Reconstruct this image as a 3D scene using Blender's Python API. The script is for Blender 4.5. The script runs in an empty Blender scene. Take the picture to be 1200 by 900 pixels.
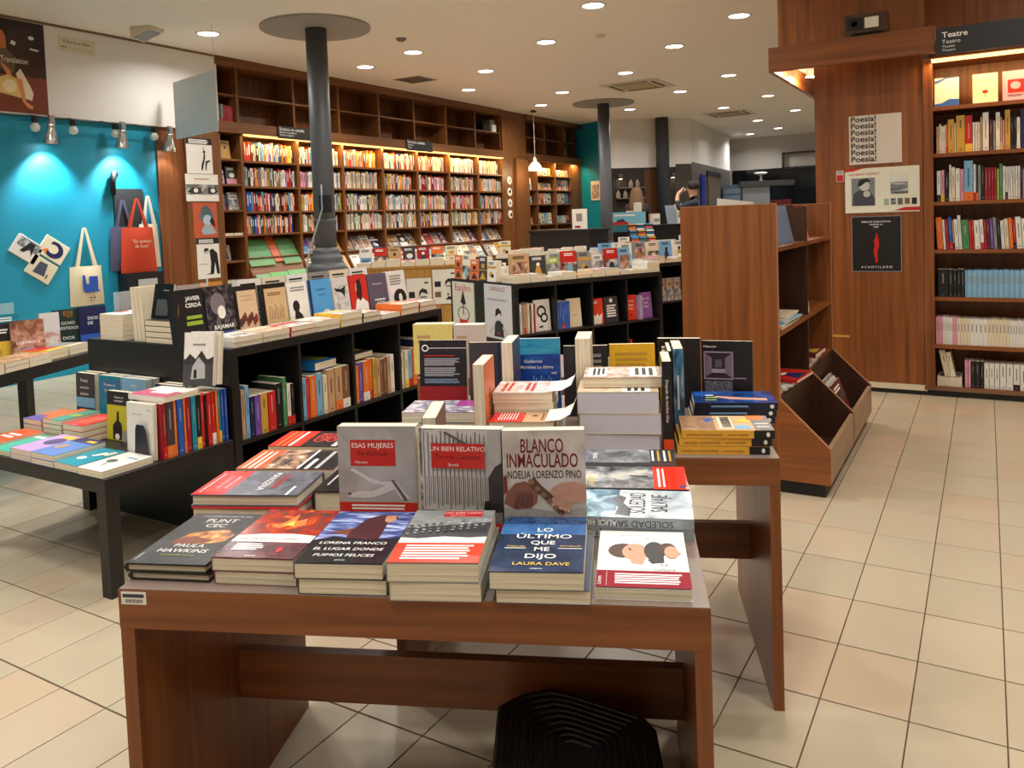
import bpy, math, random
from mathutils import Vector, Matrix
rnd = random.Random(7)
scene = bpy.context.scene
COL = scene.collection
R = math.radians

# ------------------------------------------------------------------ camera
FPX, CX, CY, EYE = 939.56, 600.0, 303.7, 1.24
def cam_axes(yaw=R(30.675), pitch=R(2.853), roll=R(-2.082)):
    fwd = Vector((-math.sin(yaw)*math.cos(pitch), math.cos(yaw)*math.cos(pitch), -math.sin(pitch)))
    r = Vector((math.cos(yaw), math.sin(yaw), 0)); u = r.cross(fwd)
    c, s = math.cos(roll), math.sin(roll)
    return c*r + s*u, -s*r + c*u, fwd
CR, CU, CF = cam_axes()
cd = bpy.data.cameras.new('camera'); cam = bpy.data.objects.new('camera', cd); COL.objects.link(cam)
cd.sensor_width = 36; cd.sensor_fit = 'HORIZONTAL'; cd.lens = FPX/1200*36
cd.shift_y = (CY-450)/1200; cd.shift_x = (600-CX)/1200; cd.clip_start = .02
cam.matrix_world = Matrix(((CR.x, CU.x, -CF.x, 0), (CR.y, CU.y, -CF.y, 0), (CR.z, CU.z, -CF.z, EYE), (0, 0, 0, 1)))
scene.camera = cam

# ------------------------------------------------------------------ world and exposure
w = bpy.data.worlds.new('world'); scene.world = w; w.use_nodes = True
w.node_tree.nodes['Background'].inputs[0].default_value = (1, .93, .85, 1)
w.node_tree.nodes['Background'].inputs[1].default_value = .25
vs = scene.view_settings
vs.view_transform = 'Standard'; vs.look = 'None'; vs.gamma = 1; vs.use_curve_mapping = False
vs.exposure = -0.12
LAMP_W = 17.5        # watts of one ceiling downlight
LAMP_C = (1, .965, .915)

# ------------------------------------------------------------------ helpers
def ray(px, py): return CR*((px-CX)/FPX) + CU*((CY-py)/FPX) + CF
def at(px, py, z):
    """the point of the horizontal plane at height z seen at a photo pixel"""
    d = ray(px, py); t = (z-EYE)/d.z
    return Vector((d.x*t, d.y*t, z))
def lin(c): return tuple(((v/255)/12.92 if v/255 <= .04045 else ((v/255+.055)/1.055)**2.4) for v in c) + (1,)
MATS = {}
def nodes_of(name):
    m = bpy.data.materials.new(name); m.use_nodes = True
    nt = m.node_tree; return m, nt, nt.nodes['Principled BSDF']
def ramp_node(nt, stops):
    r = nt.nodes.new('ShaderNodeValToRGB'); e = r.color_ramp.elements
    while len(e) < len(stops): e.new(.5)
    for k, (p, c) in zip(e, stops): k.position = p; k.color = c
    return r
def coords(nt, scale, kind='Object', rot=(0, 0, 0)):
    tc = nt.nodes.new('ShaderNodeTexCoord'); mp = nt.nodes.new('ShaderNodeMapping')
    mp.inputs['Scale'].default_value = scale; mp.inputs['Rotation'].default_value = rot
    nt.links.new(tc.outputs[kind], mp.inputs[0]); return mp
def plain(c, rough=.5, metal=0, spec=.5, var=.06):
    """a slightly mottled single colour"""
    key = ('p', tuple(c), rough, metal, spec)
    if key in MATS: return MATS[key]
    m, nt, b = nodes_of('paint_%d_%d_%d' % tuple(c))
    mp = coords(nt, (23, 23, 23)); n = nt.nodes.new('ShaderNodeTexNoise'); n.inputs['Detail'].default_value = 2
    nt.links.new(mp.outputs[0], n.inputs[0])
    l = lin(c)
    r = ramp_node(nt, [(.3, tuple(v*(1-var) for v in l[:3])+(1,)), (.7, tuple(min(1, v*(1+var)) for v in l[:3])+(1,))])
    nt.links.new(n.outputs[0], r.inputs[0]); nt.links.new(r.outputs[0], b.inputs['Base Color'])
    b.inputs['Roughness'].default_value = rough; b.inputs['Metallic'].default_value = metal
    b.inputs['Specular IOR Level'].default_value = spec
    MATS[key] = m; return m
def art(stops, scale=(9, 9, 9), rough=.25, detail=5, dist=.6, seed=0):
    """printed picture: a noise field run through the picture's colours"""
    key = ('a', tuple(stops), tuple(scale), seed)
    if key in MATS: return MATS[key]
    m, nt, b = nodes_of('printed_picture')
    mp = coords(nt, scale); mp.inputs['Location'].default_value = (seed*3.1, seed*1.7, 0)
    n = nt.nodes.new('ShaderNodeTexNoise'); n.inputs['Scale'].default_value = 3; n.inputs['Detail'].default_value = detail
    n.inputs['Distortion'].default_value = dist
    nt.links.new(mp.outputs[0], n.inputs[0])
    k = len(stops)
    r = ramp_node(nt, [(.3+.4*i/(k-1), lin(c)) for i, c in enumerate(stops)])
    nt.links.new(n.outputs[0], r.inputs[0]); nt.links.new(r.outputs[0], b.inputs['Base Color'])
    b.inputs['Roughness'].default_value = rough
    MATS[key] = m; return m
def wood(name, dark, light, grain='Z', rough=.42, scale=1.0):
    key = ('w', name, grain)
    if key in MATS: return MATS[key]
    m, nt, b = nodes_of(name + '_grain_' + grain)
    s = {'X': (1.6, 44, 44), 'Y': (44, 1.6, 44), 'Z': (44, 44, 1.6)}[grain]
    mp = coords(nt, tuple(v*scale for v in s))
    n = nt.nodes.new('ShaderNodeTexNoise'); n.inputs['Scale'].default_value = 1; n.inputs['Detail'].default_value = 6
    n.inputs['Roughness'].default_value = .6; n.inputs['Distortion'].default_value = .5
    nt.links.new(mp.outputs[0], n.inputs[0])
    mp2 = coords(nt, tuple(v*.12*scale for v in s)); n2 = nt.nodes.new('ShaderNodeTexNoise'); n2.inputs['Detail'].default_value = 2
    nt.links.new(mp2.outputs[0], n2.inputs[0])
    mx = nt.nodes.new('ShaderNodeMath'); mx.operation = 'ADD'
    nt.links.new(n.outputs[0], mx.inputs[0]); nt.links.new(n2.outputs[0], mx.inputs[1])
    md = nt.nodes.new('ShaderNodeMath'); md.operation = 'MULTIPLY'; md.inputs[1].default_value = .5
    nt.links.new(mx.outputs[0], md.inputs[0])
    r = ramp_node(nt, [(.28, lin(dark)), (.72, lin(light))])
    nt.links.new(md.outputs[0], r.inputs[0]); nt.links.new(r.outputs[0], b.inputs['Base Color'])
    bp = nt.nodes.new('ShaderNodeBump'); bp.inputs['Strength'].default_value = .08; bp.inputs['Distance'].default_value = .002
    nt.links.new(n.outputs[0], bp.inputs['Height']); nt.links.new(bp.outputs[0], b.inputs['Normal'])
    b.inputs['Roughness'].default_value = rough
    MATS[key] = m; return m
def glow(c, strength):
    key = ('g', tuple(c), strength)
    if key in MATS: return MATS[key]
    m, nt, b = nodes_of('lamp_glow')
    b.inputs['Base Color'].default_value = tuple(c)+(1,)
    b.inputs['Emission Color'].default_value = tuple(c)+(1,); b.inputs['Emission Strength'].default_value = strength
    MATS[key] = m; return m
def clear(name, tint=(.95, .98, .98), alpha=.16, rough=.05):
    key = ('c', name)
    if key in MATS: return MATS[key]
    m, nt, b = nodes_of(name)
    b.inputs['Base Color'].default_value = tint+(1,); b.inputs['Roughness'].default_value = rough
    b.inputs['Alpha'].default_value = alpha; b.inputs['Specular IOR Level'].default_value = .6
    MATS[key] = m; return m

class MB:
    """collects faces with materials; build() links them as ONE mesh object"""
    def __init__(s): s.v = []; s.f = []; s.m = []; s.mats = []; s.M = Matrix.Identity(4)
    def mi(s, m):
        if m not in s.mats: s.mats.append(m)
        return s.mats.index(m)
    def add(s, vs, fs, m):
        o = len(s.v); s.v += [s.M @ Vector(p) for p in vs]; k = s.mi(m)
        for f in fs: s.f.append([o+i for i in f]); s.m.append(k)
        return s
    def box(s, a, b, m):
        x0, y0, z0 = a; x1, y1, z1 = b
        return s.add([(x0,y0,z0),(x1,y0,z0),(x1,y1,z0),(x0,y1,z0),(x0,y0,z1),(x1,y0,z1),(x1,y1,z1),(x0,y1,z1)],
              [(0,3,2,1),(4,5,6,7),(0,1,5,4),(1,2,6,5),(2,3,7,6),(3,0,4,7)], m)
    def bev(s, a, b, m, e=.004):
        """box with chamfered vertical and top edges"""
        x0, y0, z0 = a; x1, y1, z1 = b
        def ring(i, z): return [(x0+e+i,y0+i,z),(x1-e-i,y0+i,z),(x1-i,y0+e+i,z),(x1-i,y1-e-i,z),(x1-e-i,y1-i,z),(x0+e+i,y1-i,z),(x0+i,y1-e-i,z),(x0+i,y0+e+i,z)]
        P = ring(0, z0)+ring(0, z1-e)+ring(e*.7, z1); F = [tuple(range(7,-1,-1)), tuple(range(16,24))]
        for k in (0, 8):
            for i in range(8): j = (i+1) % 8; F.append((k+i, k+j, k+8+j, k+8+i))
        return s.add(P, F, m)
    def poly(s, pts, m): return s.add(pts, [tuple(range(len(pts)))], m)
    def prism(s, pts, ext, m):
        """polygon pts (3-D, planar) extruded by the vector ext"""
        n = len(pts); e = Vector(ext); P = [Vector(p) for p in pts]; P += [p+e for p in P]
        F = [tuple(range(n-1, -1, -1)), tuple(range(n, 2*n))] + [(i, (i+1) % n, n+(i+1) % n, n+i) for i in range(n)]
        return s.add(P, F, m)
    def tube(s, pts, r, m, n=8, closed=False):
        pts = [Vector(p) for p in pts]; rs = r if isinstance(r, (list, tuple)) else [r]*len(pts); P = []; F = []
        for i, p in enumerate(pts):
            t = (pts[min(i+1, len(pts)-1)]-pts[max(i-1, 0)]).normalized()
            a = t.cross(Vector((0, 0, 1)) if abs(t.z) < .9 else Vector((1, 0, 0))).normalized(); b = t.cross(a)
            P += [p+(a*math.cos(2*math.pi*k/n)+b*math.sin(2*math.pi*k/n))*rs[i] for k in range(n)]
        for i in range(len(pts)-1):
            for k in range(n): j = (k+1) % n; F.append((i*n+k, i*n+j, i*n+n+j, i*n+n+k))
        F.append(tuple(range(n-1, -1, -1))); F.append(tuple(range((len(pts)-1)*n, len(pts)*n)))
        return s.add(P, F, m)
    def lathe(s, prof, c, m, n=24, cap=True):
        P = []; F = []; c = Vector(c)
        for r, z in prof: P += [c+Vector((r*math.cos(2*math.pi*k/n), r*math.sin(2*math.pi*k/n), z)) for k in range(n)]
        for i in range(len(prof)-1):
            for k in range(n): j = (k+1) % n; F.append((i*n+k, i*n+j, i*n+n+j, i*n+n+k))
        if cap: F.append(tuple(range(n-1, -1, -1))); F.append(tuple(range((len(prof)-1)*n, len(prof)*n)))
        return s.add(P, F, m)
    def text(s, string, x, y, size, m, z=0, align='C', sx=1.0, rot=0, bold=.0, shear=0):
        me = text_mesh(string, bold, shear)
        x0, x1, P, F = me; wd = (x1-x0)*size*sx
        off = {'L': 0, 'C': -wd/2, 'R': -wd}[align]; c, q = math.cos(rot), math.sin(rot)
        V = []
        for p in P:
            a = (p[0]-x0)*size*sx+off; b = p[1]*size
            V.append((x+a*c-b*q, y+a*q+b*c, z))
        return s.add(V, F, m)
    def build(s, name, parent=None, smooth=False):
        me = bpy.data.meshes.new(name); me.from_pydata([tuple(p) for p in s.v], [], s.f)
        for m in s.mats: me.materials.append(m)
        for p, k in zip(me.polygons, s.m): p.material_index = k; p.use_smooth = smooth
        me.update()
        o = bpy.data.objects.new(name, me); COL.objects.link(o)
        if parent: o.parent = parent
        return o
TXT = {}
def text_mesh(string, bold=0, shear=0):
    k = (string, bold, shear)
    if k not in TXT:
        cu = bpy.data.curves.new('lettering', 'FONT'); cu.body = string; cu.resolution_u = 3; cu.offset = bold; cu.shear = shear; cu.fill_mode = 'FRONT'
        o = bpy.data.objects.new('lettering', cu); COL.objects.link(o)
        dg = bpy.context.evaluated_depsgraph_get(); me = bpy.data.meshes.new_from_object(o.evaluated_get(dg))
        P = [tuple(v.co) for v in me.vertices]; F = [tuple(p.vertices) for p in me.polygons]
        bpy.data.objects.remove(o); bpy.data.curves.remove(cu); bpy.data.meshes.remove(me)
        xs = [p[0] for p in P] or [0, 1]; TXT[k] = (min(xs), max(xs), P, F)
    return TXT[k]
def tag(o, label=None, cat=None, group=None, kind=None):
    if label: o['label'] = label
    if cat: o['category'] = cat
    if group: o['group'] = group
    if kind: o['kind'] = kind
    return o
def thing(name, label, cat, loc=(0, 0, 0), rotz=0, group=None, mat=None):
    o = bpy.data.objects.new(name, None); COL.objects.link(o); o.empty_display_size = .05
    if mat is not None: o.matrix_world = mat
    else: o.location = loc; o.rotation_euler = (0, 0, rotz)
    return tag(o, label, cat, group)
def struct(o): o['kind'] = 'structure'; return o
def frame(o, x, y):
    """matrix with local X along x, local Y along y, origin o"""
    x = Vector(x).normalized(); y = Vector(y); y = (y-x*y.dot(x)).normalized(); z = x.cross(y)
    return Matrix(((x.x, y.x, z.x, o[0]), (x.y, y.y, z.y, o[1]), (x.z, y.z, z.z, o[2]), (0, 0, 0, 1)))
UP = Vector((0, 0, 1))
ORD = ('first second third fourth fifth sixth seventh eighth ninth tenth eleventh twelfth thirteenth fourteenth fifteenth sixteenth seventeenth eighteenth nineteenth twentieth').split()
ORD += ['twenty-'+k for k in ORD[:9]] + ['thirtieth'] + ['thirty-'+k for k in ORD[:9]] + ['fortieth'] + ['forty-'+k for k in ORD[:9]]

# ------------------------------------------------------------------ palette
PAL = dict(white=(226,222,212), cream=(222,208,178), red=(190,34,30), crimson=(150,24,36), orange=(224,110,36), yellow=(232,190,60),
    mustard=(196,150,60), green=(70,130,84), lime=(150,176,60), teal=(24,130,150), blue=(40,84,170), navy=(28,36,80), lightblue=(120,170,205),
    purple=(104,70,150), pink=(220,150,170), brown=(122,82,52), tan=(190,150,110), grey=(140,138,136), charcoal=(58,56,58), black=(24,23,24), lilac=(176,160,200), maroon=(92,26,34))
CNAME = dict(lightblue='light blue')
def pc(name, rough=.38): return plain(PAL[name] if isinstance(name, str) else name, rough)
def page_mat():
    m, nt, b = nodes_of('page_edges')
    mp = coords(nt, (3, 3, 700)); n = nt.nodes.new('ShaderNodeTexNoise'); n.inputs['Scale'].default_value = 1; n.inputs['Detail'].default_value = 2
    nt.links.new(mp.outputs[0], n.inputs[0])
    r = ramp_node(nt, [(.3, lin((196,182,152))), (.62, lin((232,222,198)))])
    nt.links.new(n.outputs[0], r.inputs[0]); nt.links.new(r.outputs[0], b.inputs['Base Color']); b.inputs['Roughness'].default_value = .8
    return m
PAGES = page_mat()
INK = plain((18,18,20), .5); PAPER = plain((232,228,218), .55); WHITEINK = plain((240,238,232), .5)
MAHOG = dict(dark=(84,36,14), light=(150,76,34))
def mahog(g): return wood('mahogany', (92,48,19), (156,91,41), g, .38)
def walnut(g): return wood('bookcase_wood', (84,50,22), (140,88,42), g, .45)
BLACKLAM = plain((22,20,19), .42)
# ================================================================== SETTING
ZC = 3.08
# ---- floor: grout bed with single tiles
TX, TY, TX0, TY0 = .2028, .2937, .0349, 2.954
def tile_mat():
    m, nt, b = nodes_of('beige_floor_tile')
    g = nt.nodes.new('ShaderNodeNewGeometry')
    sub = nt.nodes.new('ShaderNodeVectorMath'); sub.operation = 'SUBTRACT'; sub.inputs[1].default_value = (TX0, TY0, 0)
    div = nt.nodes.new('ShaderNodeVectorMath'); div.operation = 'DIVIDE'; div.inputs[1].default_value = (TX, TY, 9)
    fl = nt.nodes.new('ShaderNodeVectorMath'); fl.operation = 'FLOOR'
    wn = nt.nodes.new('ShaderNodeTexWhiteNoise')
    nt.links.new(g.outputs['Position'], sub.inputs[0]); nt.links.new(sub.outputs[0], div.inputs[0]); nt.links.new(div.outputs[0], fl.inputs[0]); nt.links.new(fl.outputs[0], wn.inputs[0])
    n = nt.nodes.new('ShaderNodeTexNoise'); n.inputs['Scale'].default_value = 2.5; n.inputs['Detail'].default_value = 4
    nt.links.new(g.outputs['Position'], n.inputs[0])
    mx = nt.nodes.new('ShaderNodeMath'); mx.operation = 'MULTIPLY_ADD'; mx.inputs[1].default_value = .55
    sc = nt.nodes.new('ShaderNodeMath'); sc.operation = 'MULTIPLY'; sc.inputs[1].default_value = .5
    nt.links.new(n.outputs[0], sc.inputs[0]); nt.links.new(wn.outputs[0], mx.inputs[0]); nt.links.new(sc.outputs[0], mx.inputs[2])
    r = ramp_node(nt, [(.15, lin((172,160,136))), (.5, lin((181,168,143))), (.8, lin((184,162,136)))])
    nt.links.new(mx.outputs[0], r.inputs[0]); nt.links.new(r.outputs[0], b.inputs['Base Color'])
    b.inputs['Roughness'].default_value = .3; b.inputs['Specular IOR Level'].default_value = .45
    bp = nt.nodes.new('ShaderNodeBump'); bp.inputs['Strength'].default_value = .05; bp.inputs['Distance'].default_value = .004
    nt.links.new(n.outputs[0], bp.inputs['Height']); nt.links.new(bp.outputs[0], b.inputs['Normal'])
    return m
TILE = tile_mat(); GROUT = plain((84,66,48), .9)
floor = struct(MB().box((-7.6,-3.2,-.12), (3.4,21.5,-.0022), GROUT).build('floor'))
def tile_geo(mb, x, y):
    g = .0016; gy = .0026; e = .0008; x0, x1, y0, y1 = x+g, x+TX-g, y+gy, y+TY-gy; z = -.0008
    mb.add([(x0,y0,-.006),(x1,y0,-.006),(x1,y1,-.006),(x0,y1,-.006),(x0,y0,z),(x1,y0,z),(x1,y1,z),(x0,y1,z),(x0+e,y0+e,0),(x1-e,y0+e,0),(x1-e,y1-e,0),(x0+e,y1-e,0)],
        [(8,9,10,11),(0,1,5,4),(1,2,6,5),(2,3,7,6),(3,0,4,7),(4,5,9,8),(5,6,10,9),(6,7,11,10),(7,4,8,11)], TILE)
cells = []
for i in range(-36, 16):
    for j in range(-20, 62):
        x, y = TX0+i*TX, TY0+j*TY; c = Vector((x+TX/2, y+TY/2, -EYE)); d = c.dot(CF)
        vis = False
        if d > .3:
            px, py = CX+FPX*c.dot(CR)/d, CY-FPX*c.dot(CU)/d
            vis = -20 < px < 1220 and py < 930
            if -3.4 < x < -2.7 and y > 2.3: vis = False
            if 200 < px < 800 and py < 640: vis = False
            if px < 500 and py < 560: vis = False
        cells.append((0 if vis else 1, c.length, x, y))
cells.sort()
mb = MB(); tile_geo(mb, 0, 0); proto = mb.build('tile', floor); tm = proto.data; bpy.data.objects.remove(proto)
rest = MB()
for k, (q, d, x, y) in enumerate(cells):
    if k < 300 and q == 0:
        o = bpy.data.objects.new('tile', tm); COL.objects.link(o); o.parent = floor; o.location = (x, y, 0)
    elif x > -7.4 and x < 3.1 and y < 21: tile_geo(rest, x, y)
tag(rest.build('tile_field', floor), kind='stuff')

# ---- ceiling
CEIL = plain((240,233,222), .9, var=.015)
struct(MB().box((-7.6,-3.2,ZC), (3.4,21.5,ZC+.1), CEIL).build('ceiling'))
# ---- walls
TEAL = plain((8,136,166), .55, var=.05); WHITEW = plain((226,223,218), .8, var=.02); GREYW = plain((196,190,182), .8, var=.02)
struct(MB().box((-7.13,-3.2,0), (-7.03,5.06,2.275), TEAL).build('wall_left'))
mb = MB(); mb.box((-7.13,-3.2,2.275), (-6.98,5.80,ZC), WHITEW); struct(mb.build('wall_left_upper'))
struct(MB().box((-7.13,-3.2,ZC-.022), (-6.972,5.80,ZC-.002), plain((120,96,70), .6)).build('trim_1'))
struct(MB().box((-7.6,5.06,0), (-7.36,14.9,ZC), WHITEW).build('wall_left_rear'))
struct(MB().box((3.0,-3.2,0), (3.1,21.5,ZC), WHITEW).build('wall_right'))
struct(MB().box((-7.6,-3.2,0), (3.1,-3.1,ZC), WHITEW).build('wall_front'))
# teal return wall at the end of the wooden bookcases
mb = MB(); mb.prism([(-7.3,14.80,0),(-6.25,14.27,0),(-6.25,14.45,0),(-7.3,14.98,0)], (0,0,ZC), TEAL); struct(mb.build('wall_rear_teal'))
# rear display wall: dark glazed cabinets under a white soffit
P_, Q_ = Vector((-6.245,14.27,0)), Vector((-5.22,15.18,0)); C_, E_ = Vector((-4.98,15.437,0)), Vector((-5.45,19.9,0))
SMOKE = plain((60,56,52), .18); SMOKE2 = plain((70,54,42), .25); DGREY = plain((96,92,88), .35)
def slab(a, b, z0, z1, th, m, name):
    d = (b-a).normalized(); n = Vector((-d.y, d.x, 0))*th
    return struct(MB().prism([a+UP*z0, b+UP*z0, b+n+UP*z0, a+n+UP*z0], (0,0,z1-z0), m).build(name))
slab(P_, Q_, 2.145, ZC, 1.2, WHITEW, 'trim_2')
slab(P_, Q_, 0, 2.145, .1, SMOKE, 'wall_back')
slab(Q_, C_, 2.2, ZC, .8, WHITEW, 'trim_3')
slab(Q_, C_, 0, 2.2, .1, plain((66,62,58), .4), 'wall_back_panel')
slab(C_, E_, 2.24, ZC, .8, WHITEW, 'trim_4')
slab(C_, E_, 0, 2.24, .1, DGREY, 'wall_lift')
struct(MB().box((-7.0,20.75,0), (3.0,20.85,ZC), GREYW).build('wall_far'))
GLASSB = plain((14,14,15), .12)
struct(MB().box((-5.6,20.68,0), (-1.0,20.745,2.27), GLASSB).build('window_1'))
mb = MB(); FR = plain((40,38,36), .4)
for a, b in (((-4.35,20.6,2.60),(-1.0,20.68,2.645)), ((-4.35,20.6,2.24),(-4.30,20.68,2.645)), ((-4.35,20.6,2.24),(-1.0,20.68,2.285))): mb.box(a, b, FR)
struct(mb.build('trim_5'))
struct(MB().box((-3.3,20.6,0), (-3.25,20.68,2.24), plain((120,130,130), .3)).build('trim_6'))
struct(MB().box((-3.25,20.62,0), (-1.0,20.66,2.24), plain((60,68,68), .15)).build('window_2'))

# ---- ceiling downlights
LD = bpy.data.lights.new('downlight', 'AREA'); LD.shape = 'DISK'; LD.size = .17; LD.energy = LAMP_W; LD.color = LAMP_C; LD.spread = R(152)
RINGM = plain((214,208,198), .5); DIFF = glow((1, .97, .9), 9)
seen = [(244,39),(484,61),(428,78),(569,83),(549,105),(640,49),(695,6),(790,54),(866,18),(733,85),(659,108),(634,123),(738,128),(797,107),(854,88),(900,112),(848,126),(932,129),(888,141),(912,150),(879,157)]
spots = [at(x, y, ZC) for x, y in seen]
where = ['above the hanging white panel', 'above the first cast iron column', 'near the wooden wall bookcase, left of the square grille', 'right of the square grille', 'between grille and pendant lamp by the bookcase', 'above the middle aisle, left of the cassette vent', 'at the top edge in the middle', 'in the row right of the cassette vent', 'nearest to the theatre block', 'just left of the nearer cassette vent', 'above the end of the wall bookcase, nearer one', 'above the glass pendant lamp', 'right of the second column collar', 'right below the nearer cassette vent', 'between cassette vent and theatre block', 'left of the lit canopy, middle of the rear rows', 'above the farther cassette vent', 'under the lit canopy by the wood panel', 'above the white rear wall, right one', 'farthest back beside the canopy', 'farthest back over the white rear wall']
hidden = [(-2.98,4.3),(-2.98,2.1),(-2.98,-.1),(-1.99,5.4),(-1.99,3.2),(-1.99,1.0),(-1.99,-1.2),(-.6,2.4),(-.6,.2),(.4,4.2),(.4,1.6),(1.7,3.0),(1.7,.4),(-5.33,2.6),(-5.33,.4),(-3.98,5.2),(-3.98,3.0),(-3.98,.8),(-2.2,17.4),(-2.2,19.4)]  # grid continued out of view; last two added to brighten the far wall
def downlight(p, label):
    t = thing('ceiling_light', label, 'ceiling light', (p[0], p[1], ZC), 0, 'round recessed downlights')
    r = MB().lathe([(.092,-.001),(.096,-.009),(.112,-.007),(.118,-.001)], (0,0,0), RINGM, 28, False).build('ring', t)
    MB().lathe([(.0,-.004),(.094,-.004)], (0,0,0), DIFF, 28, False).build('diffuser', t)
    l = bpy.data.objects.new('bulb', LD); COL.objects.link(l); l.parent = t; l.location = (0,0,-.012)
for p, wd in zip(spots, where): downlight(p, 'glowing round recessed downlight ' + wd)
for p in hidden: downlight(p, 'glowing round recessed downlight out of view: ceiling grid continued, rear pair added for brightness')
# ---- ceiling grilles
GRILLE = plain((120,112,100), .6); CREAMP = plain((214,202,178), .5); DARK = plain((30,28,26), .6)
def cassette(px, py, label, s):
    p = at(px, py, ZC); t = thing('ceiling_vent', label, 'vent', (p.x, p.y, ZC), 0, 'ceiling cassette vents')
    MB().box((-s,-s,-.012), (s,s,0), CREAMP).build('panel', t)
    MB().box((-s*.55,-s*.55,-.022), (s*.55,s*.55,-.012), plain((176,160,124), .6)).build('intake_grille', t)
    for k in range(4):
        m = MB(); m.M = Matrix.Rotation(k*math.pi/2, 4, 'Z'); m.box((-s*.62,s*.70,-.016), (s*.62,s*.80,-.011), DARK); m.build('air_slot', t)
cassette(747, 100, 'square ceiling cassette vent in front of the second column', .42)
cassette(855, 133, 'farther square cassette vent over the rear of the shop', .42)
p = at(487, 93, ZC); t = thing('ceiling_grille', 'grey square ceiling grille beside the wall bookcase', 'grille', (p.x,p.y,ZC))
MB().box((-.21,-.21,-.006), (.21,.21,0), CREAMP).build('frame', t)
for k in range(9): MB().box((-.19,-.19+k*.042,-.011), (.19,-.164+k*.042,-.006), plain((104,94,80), .7)).build('slat', t)
for px, py, lb in ((703,41,'small round smoke detector in the middle of the ceiling'), (470,45,'small dark sprinkler head near the front column')):
    p = at(px, py, ZC); tag(MB().lathe([(.0,-.035),(.03,-.03),(.05,-.012),(.055,0)], p, CREAMP if px == 703 else GRILLE, 16).build('smoke_detector' if px == 703 else 'sprinkler_head'), lb, 'detector')
p = at(172, 33, ZC); t = thing('ceiling_projector', 'tilted square floodlight box fixed to the ceiling by the white wall', 'light box', (p.x,p.y,ZC), R(20))
MB().prism([(-.1,-.1,0),(.1,-.1,0),(.1,-.1,-.03),(-.1,-.1,-.1)], (0,.2,0), CREAMP).build('housing', t)
MB().prism([(-.085,-.08,-.098),(.085,-.08,-.039),(.085,-.08,-.036),(-.085,-.08,-.094)], (0,.16,0), plain((70,70,70), .2)).build('glass', t)

# ---- cast iron columns
IRON = plain((84,86,90), .5)
def column(x, y, label, base):
    t = thing('iron_column', label, 'column', (x, y, 0))
    r = .098
    MB().lathe([(r*1.02,base),(r,base+.9),(r*.99,ZC)], (0,0,0), IRON, 28).build('shaft', t, True)
    MB().lathe([(.104,base+.30),(.108,base+.31),(.108,base+.325),(.1,base+.335)], (0,0,0), IRON, 28, False).build('ring', t, True)
    MB().lathe([(.17,0),(.17,base-.20),(.165,base-.18),(.178,base-.16),(.182,base-.12),(.172,base-.095),(.15,base-.085),(.142,base-.07),(.15,base-.04),(.142,base-.01),(.128,base),(.124,base+.02),(.128,base+.04),(.115,base+.055),(.1,base+.07)], (0,0,0), IRON, 32).build('base', t, True)
    MB().lathe([(.5,-.02),(.5,0)], (0,0,ZC), plain((150,147,142), .6), 48).build('collar', t)
c1 = Vector((-5.33,5.58,0)); column(c1.x, c1.y, 'dark grey cast iron column in front of the wooden wall bookcase', .97)
column(-5.37, 12.15, 'dark grey round column at the rear beside the teal wall', .5)
p = Vector((-5.36,14.86,0)); t = thing('dark_pillar', 'plain dark pillar below the white soffit behind the counter', 'pillar', p)
MB().lathe([(.13,0),(.125,2.9),(.125,ZC)], (0,0,0), plain((52,56,62), .5), 24).build('shaft', t, True)
MB().lathe([(.16,0),(.16,.12),(.13,.16)], (0,0,0), plain((52,56,62), .5), 24).build('base', t, True)
t = thing('signal_cable', 'grey cable running down the front iron column', 'cable', (c1.x, c1.y, 0))
MB().tube([(.09,-.12,1.62),(.1,-.13,1.4),(.05,-.17,1.22),(.02,-.22,1.05),(.02,-.28,.9),(.02,-.28,.8)], .008, plain((150,150,150), .5)).build('wire', t, True)
MB().box((.06,-.13,1.36), (.16,-.07,1.52), INK).build('socket_box', t)
# ================================================================== FURNITURE
def board(mb, a, b, m): return mb.box(a, b, m)
# ---- wooden wall bookcase along the left wall (front edges at X=-7)
XF, XB = -7.0, -7.34
WZ = walnut('Z'); WY = walnut('Y')
DIV = [5.80,6.10,6.93,7.70,8.48,9.25,10.04,10.845,11.60]
SH = [1.99,1.71,1.43,1.18]
wb = thing('wall_bookcase', 'long brown wooden bookcase covering the left wall behind the iron column', 'bookcase', (0,0,0))
for k, y in enumerate(DIV): MB().box((XB,y-.018,.0), (XF,y+.018,2.27), WZ).build('upright', wb)
for k, y in enumerate(DIV): MB().box((XB,y-.015,2.39), (XF-.03,y+.015,2.985), WZ).build('upper_upright', wb)
MB().box((XB-.01,5.78,0), (XB,11.62,ZC), WZ).build('back_panel', wb)
for a, b in zip(DIV, DIV[1:]):
    zs = SH if a > 6 else [2.0,1.73,1.45,1.17,.90,.66]
    for z in zs: MB().box((XB,a+.018,z-.022), (XF-.005,b-.018,z), WY).build('shelf', wb)
    MB().box((XB,a+.015,2.68), (XF-.035,b-.015,2.70), WY).build('upper_shelf', wb)
MB().box((XB,5.78,2.275), (-6.96,11.62,2.39), WY).build('fascia', wb)
MB().box((XB,5.78,2.985), (-6.97,11.62,ZC), WY).build('cornice', wb)
MB().box((XB,6.1,2.255), (-7.0,11.6,2.275), WY).build('top_board', wb)
MB().box((-6.995,6.12,2.262), (-6.965,11.58,2.274), glow((1,.55,.16), 2.2)).build('light_strip', wb)
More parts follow.
